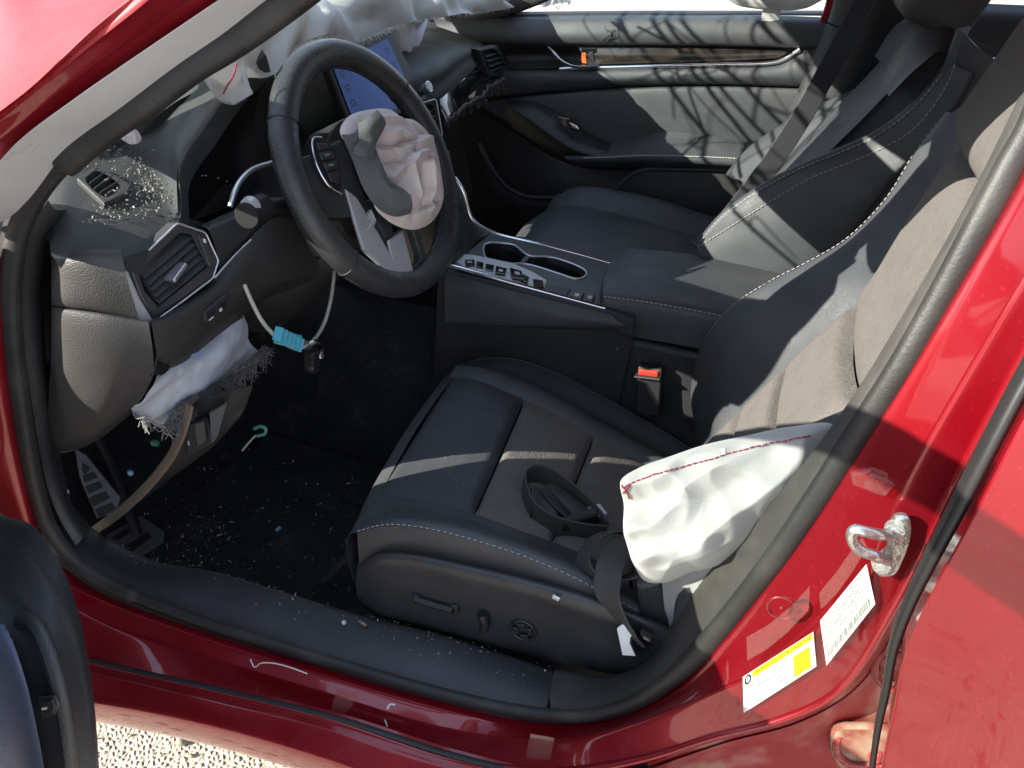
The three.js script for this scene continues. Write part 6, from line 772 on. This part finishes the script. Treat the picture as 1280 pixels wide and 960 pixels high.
// ---------------------------------------------------------------- driver door, swung wide open
{
  const d = part('driver_door', car, 'driver door swung open, black inner panel towards the camera');
  const E = (x) => x;
  const edge = [[-.2848, .5495, .8], [-.2135, .5617, .83], [-.1282, .5988, .86], [-.0663, .607, .89], [-.0313, .5881, .91], [-.0066, .5443, .93], [.0074, .4825, .95], [-.0005, .3883, .96]], mid = [[-.2373, .5546, .87], [-.1519, .5835, .89], [-.0952, .6014, .91], [-.0499, .6056, .93], [-.0137, .5961, .95], [.0071, .5595, .965], [.0097, .4937, .975], [-.0033, .4042, .98]], inr = [[-.2319, .5608, .9], [-.1455, .5924, .92], [-.0834, .6116, .94], [-.0432, .614, .96], [-.0198, .5902, .975], [-.0114, .542, .985], [-.013, .4899, .99], [-.0289, .3983, .995]];
  add('door_panel', d, loft([off(edge, -.03, 0, -.03), edge, off(edge, .004, .004, .012), mid], { nu: 50, nv: 5 }), M.plastic);
  add('pocket_wall', d, loft([mid, off(mid, -.03, -.01, .0), off(inr, -.045, -.02, -.01), off(inr, -.01, -.003, 0), inr], { nu: 50, nv: 5 }), M.plastic);
  add('pocket_edge', d, sweep([[-.068, .5967, .932], [-.05, .6096, .935], [-.0274, .6154, .945], [-.0073, .6006, .957], [.0055, .5624, .968], [.0069, .4963, .978], [-.0084, .4144, .98]], oval(.006, .008, 10), [0, .4, 1], { n: 40 }), M.plastic);
  M.bluePanel = phys({ map: dustTone(.30, .33, .40, .1, 97), roughness: .5, bumpMap: grainBump, bumpScale: .0003 });
  add('armrest_side', d, loft([inr, off(inr, .006, .004, .012), [[-.0833, .6757, 1], [-.0274, .6831, 1.01], [.0075, .6829, 1.02], [.0291, .6689, 1.03], [.0426, .642, 1.04], [.0414, .5991, 1.045], [.0365, .5509, 1.05], [.0187, .4816, 1.05]], [[.0256, .7933, 1.1], [.0456, .7672, 1.1], [.0539, .7414, 1.1], [.054, .7096, 1.1], [.045, .6615, 1.1], [.0301, .6048, 1.1], [.0078, .5371, 1.1], [-.019, .4582, 1.1]]], { nu: 40, nv: 5 }), M.bluePanel);
  const k = part('door_switch', car, 'small switch with a white mark in the door pocket');
  add('switch_frame', k, plate([[-.0132, .568, .975], [.0067, .5801, .975], [.0094, .5708, .975], [.0033, .5546, .975], [-.0168, .5397, .975]], .004, { bevel: .0015, face: [.4, .4, .9] }), M.plastic);
  add('switch_key', k, plate([[-.0048, .5739, .979], [.0095, .5822, .979], [.0108, .5743, .979], [.0061, .5633, .979], [-.0068, .5544, .979]], .004, { bevel: .0015, face: [.4, .4, .9] }), M.black);
  add('switch_mark', k, plate([[-.0049, .5659, .9795], [.0016, .5702, .9795], [.0005, .5665, .9795], [-.0059, .5621, .9795]], .0008, { bevel: 0, face: [.4, .4, .9] }), M.threadWhite);
  add('outer_skin', d, loft([[[-.30, .96, .845], [-.12, .98, 1.3], [.07, .98, 1.78]], [[-.32, .76, .848], [-.15, .78, 1.31], [.04, .78, 1.79]], [[-.40, .6, .80], [-.16, .6, 1.32], [.02, .6, 1.80]], [[-.38, .26, .80], [-.13, .26, 1.3], [.05, .26, 1.78]]], { nu: 20, nv: 5, t: .004 }), M.paint);
  add('inner_skin', d, loft([[[-.25, .96, .845], [-.06, .98, 1.3], [.14, .98, 1.78]], [[-.25, .76, .848], [-.06, .78, 1.31], [.13, .78, 1.79]], [[-.27, .6, .80], [-.06, .6, 1.32], [.12, .6, 1.80]], [[-.27, .26, .80], [-.07, .26, 1.3], [.12, .26, 1.78]]], { nu: 20, nv: 5 }), M.plastic);
  add('door_top', d, loft([[[-.27, .962, .92], [-.12, .982, 1.3], [.07, .982, 1.78]], [[-.22, .962, .92], [-.06, .982, 1.3], [.14, .982, 1.78]]], { nu: 20, nv: 2 }), M.plastic);
  M.doorGlass = phys({ color: C(.60, .65, .63), roughness: 0, transmission: 1, thickness: 0, ior: 1.45 });
  add('window_pane', d, loft([[[-.25, .97, .90], [-.09, .98, 1.3], [.10, .98, 1.78]], [[-.245, .985, .915], [-.075, 1.27, 1.27], [.09, 1.31, 1.66]]], { nu: 16, nv: 4 }), M.doorGlass);
  add('window_frame', d, sweep([[-.245, .985, .90], [-.16, 1.14, 1.08], [-.075, 1.27, 1.27], [0, 1.305, 1.45], [.08, 1.315, 1.64], [.11, 1.16, 1.74], [.12, .98, 1.78]], oval(.018, .022), [1, 0, .2], { n: 50 }), M.paint);
}

// a bare tree ahead of the car: its twigs hang over the bonnet
{
  const tree = thing('bare_tree', 'leafless tree ahead of the car, known by its branch shadows on the door', 'tree');
  const base = new THREE.Vector3(-1.95, 0, -1.25), fork = new THREE.Vector3(-1.85, 1.5, -1.1);
  const trunk = new THREE.CylinderGeometry(.07, .11, 1.6, 14, 6); trunk.translate(0, .8, 0); { const p = trunk.attributes.position; for (let i = 0; i < p.count; i++) { const y = p.getY(i); p.setXYZ(i, p.getX(i) + .03 * N(y * 2, 1, 0) + base.x + .1 * y / 1.6, y, p.getZ(i) + base.z + .15 * y / 1.6); } } trunk.computeVertexNormals();
  M.bark = phys({ color: C(.10, .075, .055), roughness: 1 });
  add('trunk', tree, trunk, M.bark);
  const limbs = [], twigs = [], dir = () => new THREE.Vector3(rnd() - .5, rnd() - .35, rnd() - .5).normalize();
  for (let i = 0; i < 17; i++) {
    const e = new THREE.Vector3(-1.25 + .6 * rnd(), 1.35 + .7 * rnd(), -.2 + .95 * ((i + rnd()) / 17)), m = fork.clone().lerp(e, .5).add(new THREE.Vector3(.1 * (rnd() - .5), .35 + .3 * rnd(), .2 * (rnd() - .5)));
    const c = curve([fork, m, e.clone().lerp(m, .3).add(dir().multiplyScalar(.05)), e]); limbs.push(new THREE.TubeGeometry(c, 24, .0052, 6));
    for (let k = 0; k < 9; k++) { const a = c.getPointAt(.45 + .55 * rnd()), d1 = dir(), l = .25 + .45 * rnd(), b = a.clone().addScaledVector(d1, l * .5).add(dir().multiplyScalar(.06)), f = a.clone().addScaledVector(d1, l).add(new THREE.Vector3(0, -.12 * l, 0)).add(dir().multiplyScalar(.08)); twigs.push(tube([a, b, f], .002 + .0018 * rnd(), 10, false, 5)); for (let j = 0; j < 2; j++) { const g0 = b.clone().lerp(f, rnd() * .6); twigs.push(tube([g0, g0.clone().add(dir().multiplyScalar(.09)), g0.clone().add(dir().multiplyScalar(.2))], .0018, 6, false, 4)); } }
  }
  add('limbs', tree, mergeGeometries(limbs), M.bark); stuff(add('twigs', tree, mergeGeometries(twigs), M.bark));
}

// ---------------------------------------------------------------- loose things in the car
{
  const kp = thing('broken_kick_panel', 'loose brown edged panel with a fuel flap switch leaning across the footwell', 'panel');
  add('panel_face', kp, loft([[[-.1597, .6016, .575], [-.1317, .6177, .57], [-.1037, .6296, .56], [-.0786, .6381, .55]], [[-.1673, .5675, .585], [-.1435, .5773, .575], [-.1169, .5917, .565], [-.0949, .5991, .55]], [[-.191, .523, .59], [-.1671, .5291, .58], [-.1421, .5435, .57], [-.1077, .5761, .56]], [[-.2231, .4731, .6], [-.2011, .4787, .59], [-.1737, .5027, .58], [-.144, .5297, .57]], [[-.2735, .4099, .6], [-.2467, .4338, .6], [-.2225, .4555, .595], [-.1999, .4784, .585]]], { nu: 30, nv: 6, t: .003 }), M.plasticDark);
  add('panel_edge', kp, ribbon([[-.1476, .6125, .59], [-.1548, .5793, .6], [-.1728, .5393, .606], [-.2028, .4951, .61], [-.2398, .4495, .614], [-.2881, .3979, .618], [-.3414, .3483, .622], [-.396, .3043, .626]], (t) => new THREE.Vector3(.55, -.62, .3), .014, { t: .0022 }), M.tan, 'brown curved edge strip of the broken panel');
  add('switch_recess', kp, plate([[-.156, .5803, .592], [-.1287, .594, .585], [-.1268, .5637, .58], [-.1315, .548, .58], [-.1653, .5217, .592]], .006, { bevel: .0015, face: [.4, .3, .9] }), M.black);
  add('switch_lever', kp, plate([[-.1419, .5882, .596], [-.1276, .5924, .59], [-.1302, .5588, .588], [-.1433, .5483, .594]], .006, { bevel: .002, face: [.4, .3, .9] }), M.plasticSmooth);
  add('grey_facet', kp, plate([[-.1224, .6045, .585], [-.099, .6205, .578], [-.1227, .5611, .576], [-.1299, .5485, .582]], .004, { bevel: .001, face: [.4, .3, .9] }), M.flap);
  for (const [u, v] of [[0, 0], [0, 1], [0, 2]]) add('switch_mark', kp, block(V([-.1518, .5535, .598]).add(new THREE.Vector3(0, v * .0025, 0)), [.002, .0015, .002], { r: .0005, seg: 1 }), M.threadWhite);

  const cable = thing('tagged_cable', 'pale wire loop with a turquoise connector and a metal tipped plug hanging under the column', 'cable');
  add('wire', cable, tube([[-.11, .7555, .5051], [-.1, .7297, .5048], [-.09, .7057, .5021], [-.085, .6775, .4844], [-.08, .6515, .461], [-.08, .6352, .4305], [-.08, .6327, .3988], [-.085, .6426, .3605], [-.09, .6682, .3313], [-.1, .6963, .3024], [-.12, .6964, .265]], .0028, 70), M.wire);
  add('connector', cable, block([-.082, .6619, .4605], [.046, .020, .012], { x: [.1, -.62, -.95], y: [0, 1, -.5], r: .002 }), M.teal, 'ribbed turquoise connector');
  for (let i = 0; i < 6; i++) add('connector_rib', cable, block(V([-.076, .6893, .4948]).lerp(V([-.076, .6435, .4402]), (i + .5) / 6), [.002, .019, .013], { x: [.1, -.62, -.95], y: [0, 1, -.5], r: .0006, seg: 1 }), M.teal);
  add('plug_tip', cable, sweep([[-.075, .6377, .4279], [-.075, .6345, .4134], [-.075, .625, .3991], [-.075, .614, .3957], [-.075, .6038, .3966]], oval(.008, .007, 12), [1, 0, 0], { n: 20 }), M.chrome);
  add('plug_body', cable, block([-.078, .6051, .4113], [.016, .036, .020], { x: [.3, 0, -.95], y: [0, 1, .1], r: .004 }), M.black);
  add('plug_screw', cable, cyl([-.066, .6076, .4331], V([-.066, .6076, .4331]).add(new THREE.Vector3(.002, 0, .002)), .003), M.chrome);

  const scrap = thing('pink_cloth_scrap', 'crumpled pink scrap of cloth on top of the dashboard', 'scrap');
  add('scrap_fold', scrap, puff([[-.3207, .9014, .4566], [-.317, .9048, .4458], [-.3062, .9025, .4415], [-.2977, .8966, .4367], [-.2883, .8925, .4531], [-.2918, .8932, .4632], [-.3047, .8959, .4619]], .010, [.2, 1, .3], (a, s, p) => .004 * Math.sin(6 * a) * s + .003 * fbm(p.x * 90, p.z * 90, 2), { na: 50, nr: 10 }), M.airbagPink);
  add('scrap_tail', scrap, plate([[-.3238, .9019, .471], [-.3266, .9027, .4525], [-.3171, .9006, .4552], [-.3146, .9, .4693]], .002, { bevel: .0006, face: [.2, 1, .3] }), M.airbagPink);

  // blue and green chips, told apart by where they lie
  const chip = (name, label, c, size, x, m) => { const t = thing('plastic_chip', label, 'chip'); add(name, t, block(c, size, { x, r: .0015 }), m); add('chip_pin', t, block(V(c).add(new THREE.Vector3(.002, size[1] * .4, .001)), [size[0] * .4, .002, size[2] * .5], { x, r: .0006, seg: 1 }), M.satin); };
  chip('chip_body', 'pale blue plastic chip caught between the knee airbag cloth and the panel edge', [-.177, .594, .6], [.009, .006, .006], [1, -.1, .3], M.blueBit);
  chip('chip_body', 'pale blue plastic chip above the brown panel edge in the footwell', [-.2753, .4581, .585], [.007, .007, .006], [1, .2, .3], M.blueBit);
  chip('chip_body', 'pale blue plastic chip by the lower tip of the brown panel edge', [-.3672, .3403, .62], [.010, .006, .006], [1, -.3, .3], M.blueBit);
  chip('chip_body', 'pale blue chip lying on the middle of the floor carpet', [-.1574, .262, .4199], [.005, .006, .010], [1, 0, .2], M.blueBit);
  chip('chip_body', 'white torn clip on a wire beside the footrest', [-.3405, .4418, .64], [.012, .006, .006], [.8, .5, .3], M.threadWhite);
  const green = phys({ color: C(.07, .25, .16), roughness: .4 });
  chip('chip_body', 'green plastic clip under the knee airbag cloth', [-.2455, .5027, .56], [.012, .008, .006], [1, .2, 0], green);
  { const t = thing('plastic_hook', 'green hooked clip on a pale arm under the steering column', 'clip'); add('hook', t, tube([[-.122, .5267, .5], [-.1107, .5341, .5], [-.1031, .5323, .5], [-.1052, .5234, .5], [-.1178, .5154, .5]], .0025, 24), green); add('hook_arm', t, tube([[-.1204, .5161, .5], [-.1326, .5011, .5], [-.1469, .4811, .5]], .0016, 12), M.thread); }
  chip('chip_body', 'tan chip on the sill plate below the front of the driver seat', [.1317, .405, .6596], [.013, .004, .005], [1, 0, .3], M.tan);
  chip('chip_body', 'white crumb on the sill plate left of the tan chip', [.1092, .403, .6659], [.005, .005, .005], [1, 0, .3], M.threadWhite);
  chip('chip_body', 'brown chip on the carpet near the slotted pedal', [-.2444, .262, .5527], [.013, .003, .009], [1, 0, -.4], M.tan);

  // splinters nobody could count: on the dash top, the carpet, the sill and the seat
  const sg = new THREE.DodecahedronGeometry(1, 0), pt = [];
  const lay = (n, f, s0, s1, c) => { for (let i = 0; i < n; i++) { const p = V(f()); pt.push([p, s0 + (s1 - s0) * rnd() ** 3, c]); } };
  const tri = (a, b, c) => () => { let u = rnd(), v = rnd(); if (u + v > 1) { u = 1 - u; v = 1 - v; } return V(a).lerp(V(b), u).add(V(c).sub(V(a)).multiplyScalar(v)); };
  const dt = [[-.207, .861, .6724], [-.3141, .8853, .4437], [-.4142, .9089, .0783], [-.1681, .8534, .5676], [-.2042, .8616, .5003], [-.2164, .8639, .5344]];
  lay(620, tri(dt[0], dt[2], dt[3]), .0005, .0022, 1); lay(160, tri(dt[1], dt[4], dt[5]), .0005, .0018, 1);
  const near = V([-.2351, .868, .5182]), near2 = V([-.3158, .8852, .5106]);
  for (const c of [near, near2]) lay(170, () => c.clone().add(new THREE.Vector3(.09 * (rnd() + rnd() - 1), 0, .09 * (rnd() + rnd() - 1))).add(new THREE.Vector3(0, 0, 0)), .0005, .0022, 1);
  lay(300, () => new THREE.Vector3(-.38 + .42 * rnd(), .268, .25 + .36 * rnd()), .0006, .003, 1);
  lay(160, () => new THREE.Vector3(-.30 + .10 * rnd(), .270, .45 + .15 * rnd()), .0006, .003, 1);
  const pi = curve(plateIn), po = curve(plateOut); lay(220, () => { const t = .1 + .9 * rnd(); return pi.getPointAt(t).lerp(po.getPointAt(t), .6 * rnd() ** 2).add(new THREE.Vector3(0, .005, 0)); }, .0005, .0018, 1);
  lay(60, tri([.1222, .5397, .5341], [.1991, .5253, .3068], [.352, .5016, .4857]), .0005, .0013, 1);
  const im = new THREE.InstancedMesh(sg, phys({ color: C(.36, .345, .32), roughness: .6 }), pt.length), q = new THREE.Quaternion(), mt = new THREE.Matrix4(), col = new THREE.Color();
  pt.forEach(([p, s], i) => { q.setFromEuler(new THREE.Euler(rnd() * 6, rnd() * 6, rnd() * 6)); mt.compose(p, q, new THREE.Vector3(s * (.7 + 1.6 * rnd() ** 4), s * .5, s * .55)); im.setMatrixAt(i, mt); const k = .3 + .9 * rnd(); col.setRGB(k, k * .98, k * .92); im.setColorAt(i, col); });
  im.name = 'debris'; im.castShadow = im.receiveShadow = true; im.userData = { kind: 'stuff', label: 'pale splinters and crumbs strewn over dashboard, carpet, sill and seat', category: 'debris' }; scene.add(im);
}

renderer.render(scene, camera);
